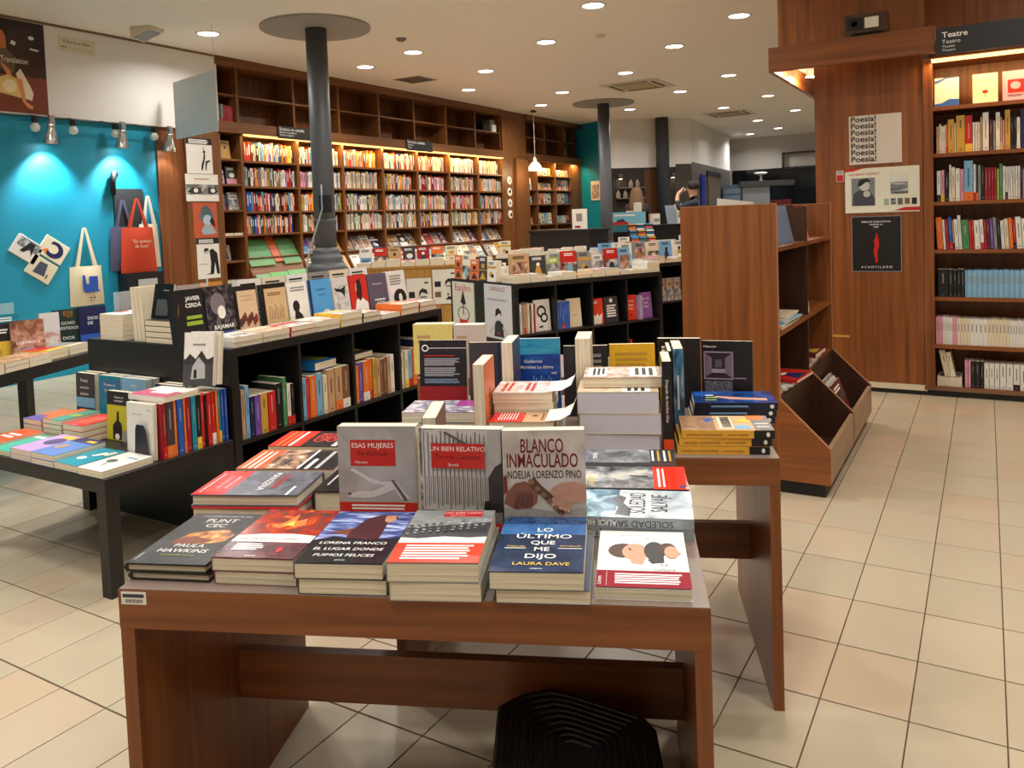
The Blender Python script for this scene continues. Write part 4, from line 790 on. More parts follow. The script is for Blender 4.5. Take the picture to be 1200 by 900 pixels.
def upright_row(x, y0, n, w, zt, cols, lab, grp, ang=A90, z=ZK, t=.03, lean=R(6)):
    for k in range(n):
        c = cols[k % len(cols)]; o = Vector((x,y0,z))+dr(ang)*(k*(w+.006))
        mini(stand(o, ang, w, zt-z, t, lean), w, zt-z, t, c, lab % (ORD[k], cn(c)), grp, 'face', k*7+int(y0*10))
upright_row(-2.93,2.5,6,.145,1.005,['white','cream','white','grey','cream','white','lightblue'],'%s upright book in the rear row on the black shelf, %s',GA)
upright_row(-3.0,2.37,2,.17,.985,['charcoal','black'],'%s dark upright book at the back of the black shelf, %s',GA)
for k in range(3): mini(lie((-3.19,2.55+.25*k,ZK), A90, .15, .2, .03,'N'), .15,.2,.03, ['navy','orange','cream'][k], ['navy','orange','cream'][k]+' book lying at the back of the long black shelf', GA, 'face', k)
# acrylic screen behind the row
t = thing('acrylic_screen','clear acrylic screen standing across the near end of the black shelf','screen',(-3.465,2.75,ZK))
MB().box((0,-.52,0),(.004,.0,.2), clear('acrylic')).build('sheet',t); MB().box((0,-.006,0),(.006,.0,.225), plain((200,206,206),.2)).build('edge',t); MB().box((-.03,-.5,0),(.03,-.48,.012), clear('acrylic')).build('foot',t)

# ---- low table and first shelf level: spine row along the aisle
GB = 'spines along the aisle side of the low table and black shelf'
spr = [('crimson',.018,.205),('charcoal',.034,.205),('orange',.014,.205),('blue',.028,.205),('orange',.012,.205),('crimson',.022,.205),('teal',.024,.205),('black',.022,.205),('red',.016,.205),('black',.012,.20),('red',.022,.205),('red',.018,.205),('orange',.015,.205),('teal',.015,.205),('blue',.015,.205),('blue',.014,.205)]
spine_row((-2.572,1.815),A90,spr,ZL,lambda i,c:'%s spine, %s from the white front cover on the low black table'%(c,ORD[i]),GB,11,length=.297,depth=.145)
ZM = .393+.0005
sp2 = [('navy',.014,.205),('tan',.018,.2),('lightblue',.02,.215),('navy',.02,.165),('purple',.03,.165),('mustard',.036,.165),('red',.04,.165),('black',.036,.19),('green',.022,.21),('white',.02,.175),('black',.02,.175)]
spine_row((-2.572,2.158),A90,sp2,ZM,lambda i,c:'%s spine, %s from the near side in the first cell of the black shelf'%(c,ORD[i]),GB,12,length=.31,depth=.15)
sp3 = [('lightblue',.028,.185),('red',.022,.18),('orange',.042,.185),('lightblue',.04,.19),('cream',.028,.175),('tan',.05,.195),('tan',.05,.195),('brown',.05,.195)]
spine_row((-2.572,2.502),A90,sp3,ZM,lambda i,c:'%s spine, %s from the near side in the second cell of the black shelf'%(c,ORD[i]),GB,13,length=.31,depth=.15)
sp4 = [('orange',.025,.18),('purple',.032,.19),('orange',.045,.19),('orange',.022,.195),('mustard',.028,.195),('tan',.026,.185),('brown',.026,.18),('brown',.026,.18),('tan',.026,.185),('white',.03,.19)]
spine_row((-2.572,2.845),A90,sp4,ZM,lambda i,c:'%s spine, %s from the near side in the third cell of the black shelf'%(c,ORD[i]),GB,14,length=.30,depth=.15)
sp5 = [('cream',.03,.185),('cream',.026,.19),('lightblue',.032,.19),('orange',.04,.195)]
spine_row((-2.572,3.185),A90,sp5,ZM,lambda i,c:'%s spine, %s from the near side in the farthest cell of the black shelf'%(c,ORD[i]),GB,15,length=.15,depth=.15)
mini(spineout((-2.60,3.345,ZM),A90,.16,.23,.09),.16,.23,.09,'navy','fat navy volume closing the farthest cell of the black shelf',GB,'spine',4)
book(lie((-2.585,2.60,ZM+.2005),A90+R(5),.15,.21,.035,'N'),.15,.21,.035,plain((40,120,190),.3),'blue and yellow book lying across the spines in the second cell',[('r',.5,.2,1,.8,pc('lime'))],group=GB)
book(lie((-2.60,2.87,ZM+.2005),A90+R(4),.15,.2,.028,'N'),.15,.2,.028,'charcoal','dark book with yellow corner lying across the spines in the third cell',[('r',.6,.3,1,1,pc('yellow'))],group=GB)
# book with bookend at the table corner, lying book on top, leaning white book
book(lie((-2.572,1.83,ZL+.2065),A90+R(3),.15,.2,.02,'N'),.15,.2,.02,'white','white and magenta book lying on the spine row of the low table',[('r',.0,0,.55,1,plain((190,90,120),.35)),('r',.3,.2,.9,.7,PAPER)],group=GB)
W1 = plain((226,222,214),.4)
for k in range(2):
    book(stand((-2.675+.0,1.985+.03*k,ZL+.227),R(20),.125,.205,.022,R(9)),.125,.205,.022,W1,['white and dark grey cover of a house leaning on the spine row','second copy behind the leaning house cover'][k],[('r',0,0,1,.5,plain((66,66,68),.4)),('p',[(.0,.45),(.2,.6),(.4,.5),(.6,.66),(.8,.48),(1,.55),(1,.4),(0,.4)],plain((50,50,52),.4)),('p',[(.25,.12),(.3,.36),(.5,.54),(.72,.4),(.74,.14)],plain((176,176,176),.4)),('r',.35,.14,.45,.3,INK),('l',.3,.74,.8,.8,1,pc('grey'))] if k == 0 else (),group=GB)
GC = 'books on the low black table'
book(stand((-2.74,1.782,ZL),R(2),.145,.205,.017,R(2)),.145,.205,.017,W1,'white cover held by a black metal bookend at the corner of the low table',[('t','MARÍA FASCE',.2,.78,.06,pc('tan'),dict(al='L')),('t','Carta',.85,.88,.06,pc('teal'))],group=GC)
t = thing('bookend','black metal bookend in front of the white cover','bookend',(-2.69,1.778,ZL)); MB().prism([(0,0,0),(.085,0,0),(.07,0,.115),(.06,0,.13),(.02,0,.13),(.012,0,.115)],(0,-.0016,0),INK).build('plate',t); MB().box((0,-.05,0),(.085,0,.0015),INK).build('foot',t)
book(stand((-3.06,1.905,ZL),R(2),.145,.195,.024,R(4)),.145,.195,.024,plain((196,186,40),.35),'lime yellow cover with a black bottle standing on the low table',[('r',0,.72,1,1,plain((38,34,34),.35)),('t','Historia del',.5,.86,.08,WI),('t','maltratador',.5,.79,.08,WI),('p',[(.28,.02),(.26,.3),(.36,.38),(.42,.4),(.42,.58),(.5,.6),(.52,.4),(.62,.36),(.66,.26),(.64,.02)],INK),('e',.78,.1,.13,.14,plain((150,150,140),.4)),('e',.46,.08,.1,.06,PAPER)],group=GC)
book(stand((-2.885,1.895,ZL),R(2),.135,.19,.024,R(4)),.135,.19,.024,plain((44,40,70),.35),'navy cover with a red and blue landscape standing beside the bottle cover',[('t','Vanishing',.5,.84,.1,WI),('t','World',.5,.76,.1,WI),('p',[(0,.25),(.3,.5),(.6,.68),(1,.6),(1,.2)],plain((130,44,40),.4)),('p',[(0,.2),(.4,.3),(1,.5),(1,.1),(0,.1)],plain((90,130,160),.4)),('r',0,0,1,.2,plain((110,50,40),.4))],group=GC)
for k in range(1): book(stand((-2.86,2.0,ZL),R(0),.12,.19,.02,R(3)),.12,.19,.02,'cream',['cream book standing behind the navy landscape cover','cream book standing behind the bookend cover'][k],(),group=GC)
# back row against the shelf end
for x, wd, c, lb, fr in [(-3.50,.135,'charcoal','black cover with white title at the back left of the low table',[('t','Poesía',.45,.82,.15,WI),('t','contra la',.45,.68,.13,WI),('t','barbarie',.45,.55,.13,WI),('r',0,.3,1,.5,pc('lightblue')),('r',.2,.1,.8,.26,pc('tan'))]),(-3.33,.15,'teal','teal blue cover at the back of the low table',[('r',.08,.55,.95,.93,plain((50,110,150),.4)),('t','El cuerpo de',.5,.8,.1,WI),('t','Todotieta',.5,.67,.12,WI)]),(-3.165,.16,'lightblue','pale blue cover at the back of the low table',[('t','SARA',.5,.84,.09,WI),('t','AuroMarie',.5,.7,.14,WI)]),(-2.94,.15,'navy','navy cover at the back of the low table below the shelf end',[('r',.03,.5,.97,.97,plain((40,32,62),.4)),('l',.15,.7,.8,.9,3,pc('lilac')),('r',0,0,1,.5,pc('lilac'))])]:
    for k in range(2): book(stand((x+.004*k,2.045+.031*k,ZL),R(1),wd,.215 if c != 'navy' else .205,.029,R(2)),wd,.215 if c != 'navy' else .205,.029,c,lb if k == 0 else 'spare %s copy in the last row of the low table' % cn(c),fr if k == 0 else (),group=GC)
# lying stacks
def lows(x, y, n, t, c, label, fr, w=.135, h=.19, da=0, sc=None):
    for k in range(n):
        book(lie((x,y,ZL+t*k),da+.012*(k%2),w,h,t-.0004,'N'),w,h,t-.0004,c,(ORD[k]+' ' if n > 1 else '')+label,fr if k == n-1 else (),group=GC,spinecol=sc)
lows(-2.722,1.58,1,.024,W1,'white cover with a grey spoon at the near corner of the low table',[('e',.36,.5,.16,.09,plain((90,92,90),.4)),('p',[(.36,.4),(.4,.4),(.5,.22),(.46,.22)],plain((90,92,90),.4)),('l',.5,.7,.95,.8,1,pc('lightblue'))],w=.14,h=.195)
lows(-2.866,1.58,1,.026,plain((32,140,160),.3),'teal cover with white drawings at the front of the low table',[('e',.4,.35,.14,.08,PAPER),('p',[(.45,.5),(.6,.75),(.75,.7),(.6,.5)],PAPER),('p',[(.7,.6),(.78,.82),(.95,.8),(.9,.6)],pc('cream')),('r',.0,.93,1,1,INK)],w=.14,h=.2)
lows(-3.012,1.58,2,.022,plain((104,130,200),.3),'periwinkle cover book at the front of the low table',[('r',0,.75,1,1,plain((60,50,90),.35)),('p',[(.1,.4),(.3,.62),(.5,.5),(.35,.3)],pc('tan')),('r',.55,.8,.9,.9,pc('yellow'))],w=.142,h=.2)
lows(-3.16,1.585,2,.02,plain((200,160,214),.3),'lilac cover book with dark blot at the front of the low table',[('e',.6,.6,.3,.2,plain((90,70,120),.4)),('r',.4,.8,.9,.95,pc('yellow'))],w=.142,h=.2,sc='purple')
lows(-3.31,1.59,1,.02,plain((70,186,160),.3),'mint green cover at the front of the low table',[('r',0,.8,1,.9,PAPER)],w=.142,h=.2)
lows(-3.46,1.60,1,.03,plain((226,90,40),.3),'orange cover at the front left of the low table',[('l',.2,.4,.8,.7,2,WI)],w=.142,h=.2)
lows(-3.50,1.815,3,.022,plain((110,90,170),.35),'violet and orange book in the second-row stack',[('r',0,.4,1,1,pc('orange'))],w=.13,h=.17,sc='purple')
lows(-3.355,1.815,4,.02,plain((80,150,130),.35),'green book with black edges in the second-row stack',[('r',0,0,.4,1,pc('orange')),('r',.5,.4,1,.6,pc('lime'))],w=.13,h=.17,sc='black')
lows(-3.21,1.815,3,.024,plain((214,60,50),.35),'red-backed book in the second-row stack',[('r',.2,.2,.8,.8,plain((230,100,80),.35))],w=.13,h=.17,sc='red')

# ---- black table by the teal wall
GD = 'books on the table by the teal wall'
def LT(s, d, z=0): return LTO+dr(LTA)*s+dr(LTA+A90)*d+UP*(ZW+z)
for i, (s, n, c) in enumerate([(.0,2,'cream'),(.155,2,'tan'),(.31,2,'cream')]):
    for k in range(n): book(lie(LT(s,.0,.024*k),LTA,.15,.17,.0235,'N'),.15,.17,.0235,c,'%s book in the %s lying pile of the teal-wall table'%(['lower','upper'][k],ORD[i]),[('r',0,0,1,1,art([(120,90,70),(190,150,110),(226,200,170)],(9,9,9),seed=i))] if k else (),group=GD)
for i, (s, c) in enumerate([(.50,'yellow'),(.66,'cream')]):
    for k in range(2): book(lie(LT(s,.05,.024*k),LTA,.145,.17,.0235,'N'),.145,.17,.0235,c,'%s book in the %s bright-covered pile by the teal wall'%(['lower','upper'][k],['nearer','farther'][i]),[('r',0,.3,1,1,pc(['red','grey'][i]))] if k else (),group=GD)
def ltface(px, py, w, h, c, label, fr): o = at(px,py,ZW); book(stand(o,R(72),w,h,.025,R(5)),w,h,.025,c,label,fr,group=GD)
ltface(-14,424,.13,.19,plain((34,32,30),.35),'black and yellow cover at the far left of the teal-wall table',[('r',0,0,1,.5,pc('yellow')),('l',.1,.7,.8,.85,2,WI),('e',.3,.2,.2,.14,pc('mustard'))])
ltface(15,422,.155,.2,plain((120,84,70),.35),'brown picture cover with white title on the teal-wall table',[('r',0,0,1,1,art([(70,40,36),(150,100,76),(206,170,150)],(7,7,7),seed=5)),('t','LOS FALSOS',.5,.38,.13,WI,dict(b=.02)),('e',.5,.12,.35,.14,plain((150,160,180),.4))])
ltface(49,409,.10,.2,plain((214,208,204),.4),'white floral cover on the teal-wall table',[('r',0,0,1,.45,art([(160,60,50),(200,160,150),(226,220,214)],(7,7,7),seed=6))])
ltface(65,404,.15,.2,plain((26,48,42),.35),'dark green cover titled OCHO VESTIDOS DIOR',[('r',.35,.75,.7,.95,art([(40,30,24),(150,110,60)],(20,20,20),seed=2)),('t','OCHO',.5,.55,.16,WI),('t','VESTIDOS',.5,.40,.16,WI),('t','DIOR',.5,.1,.18,WI)])
ltface(95,401,.15,.205,plain((24,30,74),.35),'navy cover beside the dark green Dior cover',[('t','DIOS',.5,.62,.17,WI),('t','DE',.4,.48,.17,WI),('r',.0,.0,1,.2,pc('blue'))])
for i, (s, c) in enumerate([(.0,'brown'),(.16,'tan'),(.36,'teal')]):
    mini(stand(LT([.42,.56,.72][i],.56),R(72),.07 if i < 2 else .13,.21,.05,R(4)),.07 if i < 2 else .13,.21,.05,c,'%s book standing at the back of the teal-wall table'%cn(c),GD,'face',i+3)
for i, (s, c) in enumerate([(-.2,'lightblue')]):
    mini(lie(LT(s+.35,.38,.0),LTA,.16,.2,.03,'N'),.16,.2,.03,c,'%s book lying %s in the back row of the teal-wall table'%(cn(c),ORD[i]),GD,'face',i)
for s in (.3,): 
    t = thing('acrylic_screen','clear acrylic screen behind the teal-wall table','screen',LT(-.1,.66)); t.rotation_euler = (0,0,LTA); MB().box((0,0,0),(1.1,.004,.26),clear('acrylic')).build('sheet',t)

# ================================================================== THEATRE BOOKCASE CONTENTS
GT = ['top','second','third','fourth','fifth','sixth','bottom']
SLIM = MB()
def trow(k, cols, seed, x=-.272, length=None, hr=(.19,.23), tr=(.012,.024), lean=0):
    spine_row((x,PY+.03),0,cols,TS[k]+.0005,lambda i,c:'%s spine, %s from the left on the %s theatre shelf'%(c,ORD[i],GT[k]),'spines in the theatre bookcase',seed,length,hr,tr,.14,lean)
def slim(k, cols, x):
    r = random.Random(k)
    for c, t, h in cols: SLIM.box((x,PY+.03,TS[k]),(x+t-.0008,PY+.17,TS[k]+h+r.uniform(-.003,.003)),pc(c)); SLIM.poly([(x+t*.3,PY+.0297,TS[k]+h*.5),(x+t*.6,PY+.0297,TS[k]+h*.5),(x+t*.6,PY+.0297,TS[k]+h*.8),(x+t*.3,PY+.0297,TS[k]+h*.8)],pc('grey')); x += t
tops = [(-.28,'white','white and blue wave cover on the top shelf of the theatre bookcase',[('p',[(0,.9),(.4,1),(1,1),(1,.97),(.5,.96),(.2,.84),(0,.8)],pc('blue')),('p',[(0,0),(1,0),(1,.22),(.6,.24),(.3,.12),(0,.1)],pc('blue')),('l',.15,.4,.85,.75,4,plain((220,214,214),.5))]),(-.07,'cream','cream cover with small red palm on the top shelf of the theatre bookcase',[('e',.5,.38,.12,.06,RED),('r',.49,.2,.51,.36,INK),('l',.2,.75,.8,.8,1,pc('tan'))]),(.09,'pink','pink cover with red picture on the top shelf of the theatre bookcase',[('r',.2,.25,.85,.7,RED),('e',.5,.5,.2,.13,pc('pink')),('l',.2,.12,.8,.2,2,INK)])]
for x, c, lb, fr in tops: book(stand((x,PY+.05,TS[0]+.0005),0,.135,.185,.02,R(8)),.135,.185,.02,c,lb,fr,group='face-out books in the theatre bookcase')
trow(1,[('tan',.016,.17),('white',.012,.185),('white',.014,.17),('white',.012,.175),('orange',.01,.185),('mustard',.036,.21),('cream',.01,.185),('mustard',.05,.23),('red',.04,.225),('white',.014,.18),('white',.014,.18),('cream',.014,.18),('tan',.012,.21),('white',.034,.235),('maroon',.022,.19),('grey',.014,.18),('white',.024,.23),('mustard',.01,.2),('pink',.014,.18),('mustard',.03,.24),('black',.016,.2),('black',.016,.2),('white',.018,.19),('navy',.05,.235)],21)
mini(lie((.245,PY+.03,TS[1]+.0005),0,.14,.2,.03,'N'),.14,.2,.03,'cream','cream book lying at the right of the second theatre shelf','spines in the theatre bookcase','face',3)
trow(2,['white',('pink',.02,.2),('black',.026,.18),('white',.012,.23),('cream',.022,.215),('white',.026,.205),('pink',.022,.2),('lightblue',.05,.25),('white',.016,.225),('charcoal',.01,.215),('grey',.016,.22),('black',.02,.215),('crimson',.018,.2),('crimson',.016,.2),('crimson',.016,.2),('crimson',.014,.2),('lime',.014,.19),('green',.018,.22),('white',.014,.205)]+[('white',.013,.2)]*6+[('navy',.012,.2),('tan',.018,.18),('orange',.03,.225),('red',.016,.2),('red',.016,.2)],22)
trow(3,[('orange',.035,.205),('white',.015,.19),('crimson',.02,.19),('blue',.02,.205),('tan',.01,.185),('white',.022,.19),('white',.018,.215),('green',.042,.185),('red',.014,.18),('red',.014,.185),('white',.03,.18),('white',.022,.185),('crimson',.016,.18),('maroon',.016,.18),('purple',.02,.19),('grey',.018,.195),('black',.02,.185),('white',.02,.175),('cream',.022,.185),('orange',.022,.19),('red',.016,.18),('white',.03,.195),('white',.022,.185),('purple',.016,.18),('white',.02,.19),('orange',.02,.19)],23,lean=R(-3))
trow(4,[('black',.06,.175),('black',.026,.175),('black',.022,.17),('black',.022,.175),('black',.02,.175)],24); slim(4,[(['lightblue','lightblue',(150,196,214)][q%3],.0095,.17) for q in range(44)],-.119)
slim(5,[('pink',.013,.175)]*3+[('white',.011,.175)]*5+[('pink',.013,.175)]*2+[('cream',.018,.17)]*4+[('white',.024,.168)]*4+[('cream',.02,.168)]*6+[('white',.014,.165)]*6+[('tan',.014,.17),('mustard',.04,.19)],-.285); tag(SLIM.build('slim_volumes'),'close rows of slim pale blue, pink and cream volumes in the theatre bookcase','books',kind='stuff')
mini(lie((-.28,PY+.03,TS[6]+.0005),0,.14,.2,.06,'N'),.14,.2,.06,'cream','thick cream book lying at the left of the bottom theatre shelf','spines in the theatre bookcase','face',1)
spine_row((-.238,PY+.035),0,[('cream',.036,.17),('cream',.028,.16)],TS[6]+.061,lambda i,c:'%s leaning cream spine on the lying thick book, bottom theatre shelf'%ORD[i],'spines in the theatre bookcase',26,None,lean=R(-11))
trow(6,[('pink',.018,.17),('pink',.016,.17),('black',.024,.17),('black',.026,.17),('black',.022,.17)]+[('white',.028,.16),('white',.028,.16),('white',.028,.16)]+[('white',.036,.16)]*4+[('white',.02,.16)]*5,27,x=-.125)
# ---- odds and ends in the wooden bookcase
GE = 'papers and books in the low wooden bookcase'
X_ = -.79
mini(stand((-.815,3.74,1.0755),R(90),.36,.185,.006,R(12)),.36,.185,.006,(96,116,140),'grey-blue folder leaning on the top shelf of the low wooden bookcase',GE,'none',3,name='folder')
mini(stand((-.82,4.36,1.0755),R(90),.16,.165,.012,R(12)),.16,.165,.012,(206,120,84),'orange patterned book leaning on the top shelf of the low wooden bookcase',GE,'face',5)
for k, (c, da) in enumerate([('tan',0),('white',.03),('lightblue',-.03),('white',.04),('cream',.02)]):
    mini(lie((-.79,3.66+.03*k,.7005+.009*k),R(90)+da,.42-.03*k,.15,.0085,'N'),.42-.03*k,.15,.0085,c,'%s bundle from the bottom in the paper pile on the middle shelf, %s'%(ORD[k],cn(c)),GE,'none',k,name='paper_bundle')
mini(stand((-.80,4.29,.7005),R(90),.09,.3,.004,R(5)),.09,.3,.004,'white','white sheet standing on the middle shelf beside the divider',GE,'none',1,name='paper_sheet')
for k, c in enumerate(['orange','white','white','red']):
    mini(lie((-.79+.02*k,3.62+.02*k,.4205+.014*k),R(90)-.03*k,.4-.05*k,.16,.0135,'N'),.4-.05*k,.16,.0135,c,'%s magazine from the bottom in the heap above the bin, %s'%(ORD[k],cn(c)),GE,'face',k,name='magazine')
for k, c in enumerate(['white','pink','maroon']):
    mini(lie((-.79+.01*k,4.30+.03*k,.4205+.02*k),R(90)-.02*k,.24,.16,.0195,'N'),.24,.16,.0195,c,'%s book from the bottom in the far heap above the bin, %s'%(ORD[k],cn(c)),GE,'face',k+2)
for k, (c, y) in enumerate([('maroon',4.30),('white',4.34),('lilac',4.42)]):
    mini(stand((-.60-.028*k,y,.0805),R(90),.26,.26,.012,R(20)),.26,.26,.012,c,'%s programme from the front leaning in the sloping bin, %s'%(ORD[k],cn(c)),'programmes in the bin','face',k+5,name='magazine')
# ================================================================== LEFT WALL
# spine rows of the wall bookcase: hundreds of four-pixel spines, one object
def wall_rows():
    m = MB(); r = random.Random(5)
    warm = ['white','cream','white','cream','white','orange','red','crimson','yellow','mustard','charcoal','lightblue','navy','green','pink','grey','tan']
    for bi, (a, b) in enumerate(zip(DIV[1:], DIV[2:])):
        for k, z in enumerate(SH):
            y = a+.022; lim = b-.022 if r.random() < .7 else b-.09
            bias = r.choice(['white','cream','orange','white','red','cream'])
            hh = r.uniform(.19,.21)
            while y < lim-.03:
                t = r.uniform(.014,.036); h = min(hh+r.uniform(-.03,.02), .245)
                c = bias if r.random() < .22 else r.choice(warm)
                if bi == 0 and r.random() < .3: c = r.choice(['red','blue','charcoal','black'])
                d = r.uniform(0,.012); x = XF-.03-d
                m.box((x-.13,y,z), (x,y+t-.001,z+h), pc(c))
                if t > .018: 
                    q = INK if sum(PAL[c]) > 400 else WHITEINK; y0 = y+t*.32; q0 = z+h*r.uniform(.3,.5)
                    m.poly([(x+.0006,y0,q0),(x+.0006,y0+t*.3,q0),(x+.0006,y0+t*.3,z+h*.85),(x+.0006,y0,z+h*.85)], q)
                y += t
    return m
tag(wall_rows().build('wall_bookcase_spines'), 'close rows of mostly white and orange paperbacks filling the wall bookcase', 'books', kind='stuff')
# red-spined books in the first upper cubby
for k in range(7): mini(spineout((XF-.06,5.83+.033*k,2.395),A90,.14,.20-.004*k,.031),.14,.20-.004*k,.031,['grey','charcoal','grey','crimson','crimson','red','crimson'][k],'%s of the leaning books in the first upper cubby, %s'%(ORD[k],['grey','charcoal','grey','crimson','crimson','red','crimson'][k]),'books in the upper cubbies','spine',k)
t = thing('storage_box','white and dark boxes stored in the last upper cubby','box',(XF-.1,11.2,2.70)); MB().box((-.2,0,0),(0,.16,.12),INK).build('dark_box',t); MB().box((-.15,.17,0),(.03,.31,.2),pc('grey')).build('grey_box',t); MB().box((.03,.2,.0),(.05,.32,.12),PAPER).build('label_card',t)
# narrow first bay
nb = [(2.0,'mustard',5.87,.13,.2,'ochre cover with black drawing on the top shelf of the narrow bay'),(1.73,'lilac',5.82,.08,.15,'violet cover on the second shelf of the narrow bay'),(1.73,'charcoal',5.93,.14,.19,'dark jungle cover on the second shelf of the narrow bay'),(1.45,'white',5.94,.14,.19,'white and blue cover on the third shelf of the narrow bay'),(.90,'grey',5.83,.1,.17,'grey patterned cover on the fifth shelf of the narrow bay')]
for k, (z, c, y, wd, h, lb) in enumerate(nb): mini(stand((XF-.06,y,z),A90,wd,h,.02,R(8)),wd,h,.02,c,lb,'books in the narrow bay','face',k+4)
for k in range(4): mini(spineout((XF-.06,5.82+.028*k,1.4505),A90,.14,.17,.026),.14,.17,.026,['grey','white','charcoal','navy'][k],'%s spine left of the white and blue cover in the narrow bay'%ORD[k],'books in the narrow bay','spine',k)
for k, (z, y, wd) in enumerate([(1.17,5.82,.13),(1.17,5.96,.12),(.66,5.82,.14),(.66,5.97,.12)]): mini(lie((XF-.02,y,z),A90,wd,.18,.03,'N'),wd,.18,.03,'cream','cream book lying in the narrow bay, %s of four'%ORD[k],'books in the narrow bay','face',k)
# face-out books on the sloping racks
SLY = Vector((-.524,0,.852)); SLN = Vector((.852,0,.524))
def slope_book(y, s, w, h, c, label, grp, seed, name='face_out_book', t=.014, kind='face'):
    o = Vector((-6.72-.48*s/.916, y, .36+.78*s/.916))+SLN*.004+SLY*.03
    mini(frame(o,(0,1,0),SLY),w,h,t,c,label,grp,kind,seed,name=name)
bays = ['second','third','fourth','fifth','sixth','seventh']
pals = [['purple','lilac','grey','mustard','cream','white','yellow','tan','white','pink','teal','orange'],['charcoal','grey','white','navy','white','lightblue','white','grey','white','lilac','white','tan'],['mustard','tan','charcoal','grey','white','red','cream','tan','crimson','white','cream','pink'],['white','crimson','grey','charcoal','lightblue','white','teal','red','white','lightblue','purple','cream'],['grey','white','tan','charcoal','white','cream','grey','white','tan','white','brown','cream'],['white','grey','cream','tan','charcoal','white','mustard','white','grey','cream','white','tan']]
r_ = random.Random(3)
for bi, (a, b) in enumerate(zip(DIV[2:], DIV[3:])):
    for row in range(3):
        n = 4
        for k in range(n):
            c = pals[bi][row*4+k]; w = (b-a-.07)/n-.012
            slope_book(a+.035+k*(w+.012), [.61,.32,.03][row], w, r_.uniform(.19,.235), c, '%s face-out book, %s in the %s row of the %s rack'%(cn(c),ORD[k],['top','middle','bottom'][row],bays[bi]), 'face-out books on the sloping racks', bi*20+row*5+k)
gcol = (92,150,92)
for k, (y, s, w, h, c) in enumerate([(6.13,.50,.36,.34,gcol),(6.50,.54,.12,.34,(206,96,50)),(6.63,.50,.27,.34,(88,140,86)),(6.13,.03,.2,.36,(110,166,110)),(6.34,.0,.26,.40,(98,176,100)),(6.61,.03,.29,.38,(104,172,108))]):
    slope_book(y,s,w,h,c,['large green atlas','tall orange atlas','large dark green atlas','narrow pale green atlas','big bright green atlas','wide green atlas'][k]+' in the rack behind the iron column, '+['top left','top middle','top right','bottom left','bottom middle','bottom right'][k],'green atlases on the first rack',k,name='atlas',t=.02,kind='none')
# posters on the pilaster
def poster(y0, y1, z0, z1, m0, items, label, x=XF+.022, name='poster', cat='poster'):
    t = thing(name, label, cat, (x,y0,z0)); w, h = y1-y0, z1-z0
    MB().box((0,0,0),(.002,w,h),m0).build('sheet',t); m = MB(); m.M = frame((.002,0,0),(0,1,0),(0,0,1)); draw(m,items,w,h); m.build('print',t); return t
PW = plain((226,222,212),.6)
poster(5.37,5.685,1.825,2.19,PW,[('r',0,.82,1,1,INK),('l',.1,.84,.9,.97,3,WHITEINK),('p',[(.6,.1),(.66,.3),(.72,.46),(.7,.6),(.66,.76),(.64,.76),(.66,.58),(.64,.42),(.56,.26),(.54,.1)],INK),('p',[(.74,.1),(.78,.3),(.9,.36),(.9,.4),(.72,.36),(.7,.1)],INK),('e',.68,.62,.05,.04,INK)],'white poster with a thin running figure at the top of the wood pilaster')
poster(5.34,5.742,1.541,1.82,PW,[('r',0,.24,1,.62,art([(90,88,86),(140,138,134),(190,186,182)],(5,5,5),detail=2,seed=3)),('p',[(.03,.35),(.2,.5),(.45,.5),(.48,.3),(.25,.26)],plain((40,40,42),.5)),('p',[(.66,.3),(.68,.52),(.9,.5),(.99,.36),(.85,.26)],plain((40,40,42),.5)),('e',.3,.4,.07,.08,PW),('e',.82,.4,.07,.08,PW),('l',.25,.78,.75,.86,1,pc('tan'))],'poster with a black and white strip of two staring eyes')
poster(5.41,5.706,1.163,1.524,plain((186,84,50),.6),[('e',.55,.62,.3,.2,plain((90,110,116),.5)),('p',[(.3,.66),(.36,.86),(.55,.93),(.72,.84),(.78,.64)],plain((76,92,98),.5)),('e',.58,.5,.18,.16,plain((170,190,200),.5)),('p',[(.3,.2),(.5,.4),(.75,.34),(.95,.12),(.4,.08)],plain((150,170,180),.5)),('p',[(.66,.45),(.9,.3),(.86,.5),(.76,.62)],INK)],'orange poster with a portrait in a blue-grey hat')
poster(5.43,5.71,.738,1.156,PW,[('r',0,.86,1,1,INK),('l',.1,.88,.8,.98,3,WHITEINK),('p',[(.55,.12),(.6,.4),(.55,.7),(.7,.74),(.9,.62),(.98,.1),(.85,.1),(.78,.4),(.7,.1)],INK),('e',.42,.68,.12,.07,plain((190,190,180),.5)),('p',[(.3,.66),(.34,.76),(.52,.75),(.5,.7)],INK),('p',[(.36,.1),(.7,.16),(.7,.1)],INK),('r',.05,.36,.45,.37,INK)],'white poster of a bending man in a black coat')
poster(5.45,5.72,.42,.70,plain((196,128,50),.6),[('l',.2,.5,.8,.7,2,INK)],'small ochre poster at the foot of the pilaster')
for k in range(4):
    z = [1.90,1.705,1.515,1.325][k]; t = thing('round_badge','%s round white badge from the top on the wooden pier'%ORD[k],'badge',(XF,11.80,z),0,'badges on the pier')
    m = MB(); m.M = frame((0,0,0),(0,1,0),(0,0,1)); m.prism([(.07*math.cos(i*math.pi/9),.07*math.sin(i*math.pi/9),0) for i in range(18)],(0,0,.008),PAPER); m.build('disc',t)
    m = MB(); m.M = frame((.0085,0,0),(0,1,0),(0,0,1)); draw(m,[('e',[.1,0,-.1,.3][k],[0,.1,0,-.1][k],.5,.45,[pc('tan'),INK,pc('grey'),INK][k])],.07,.07); m.build('print',t)
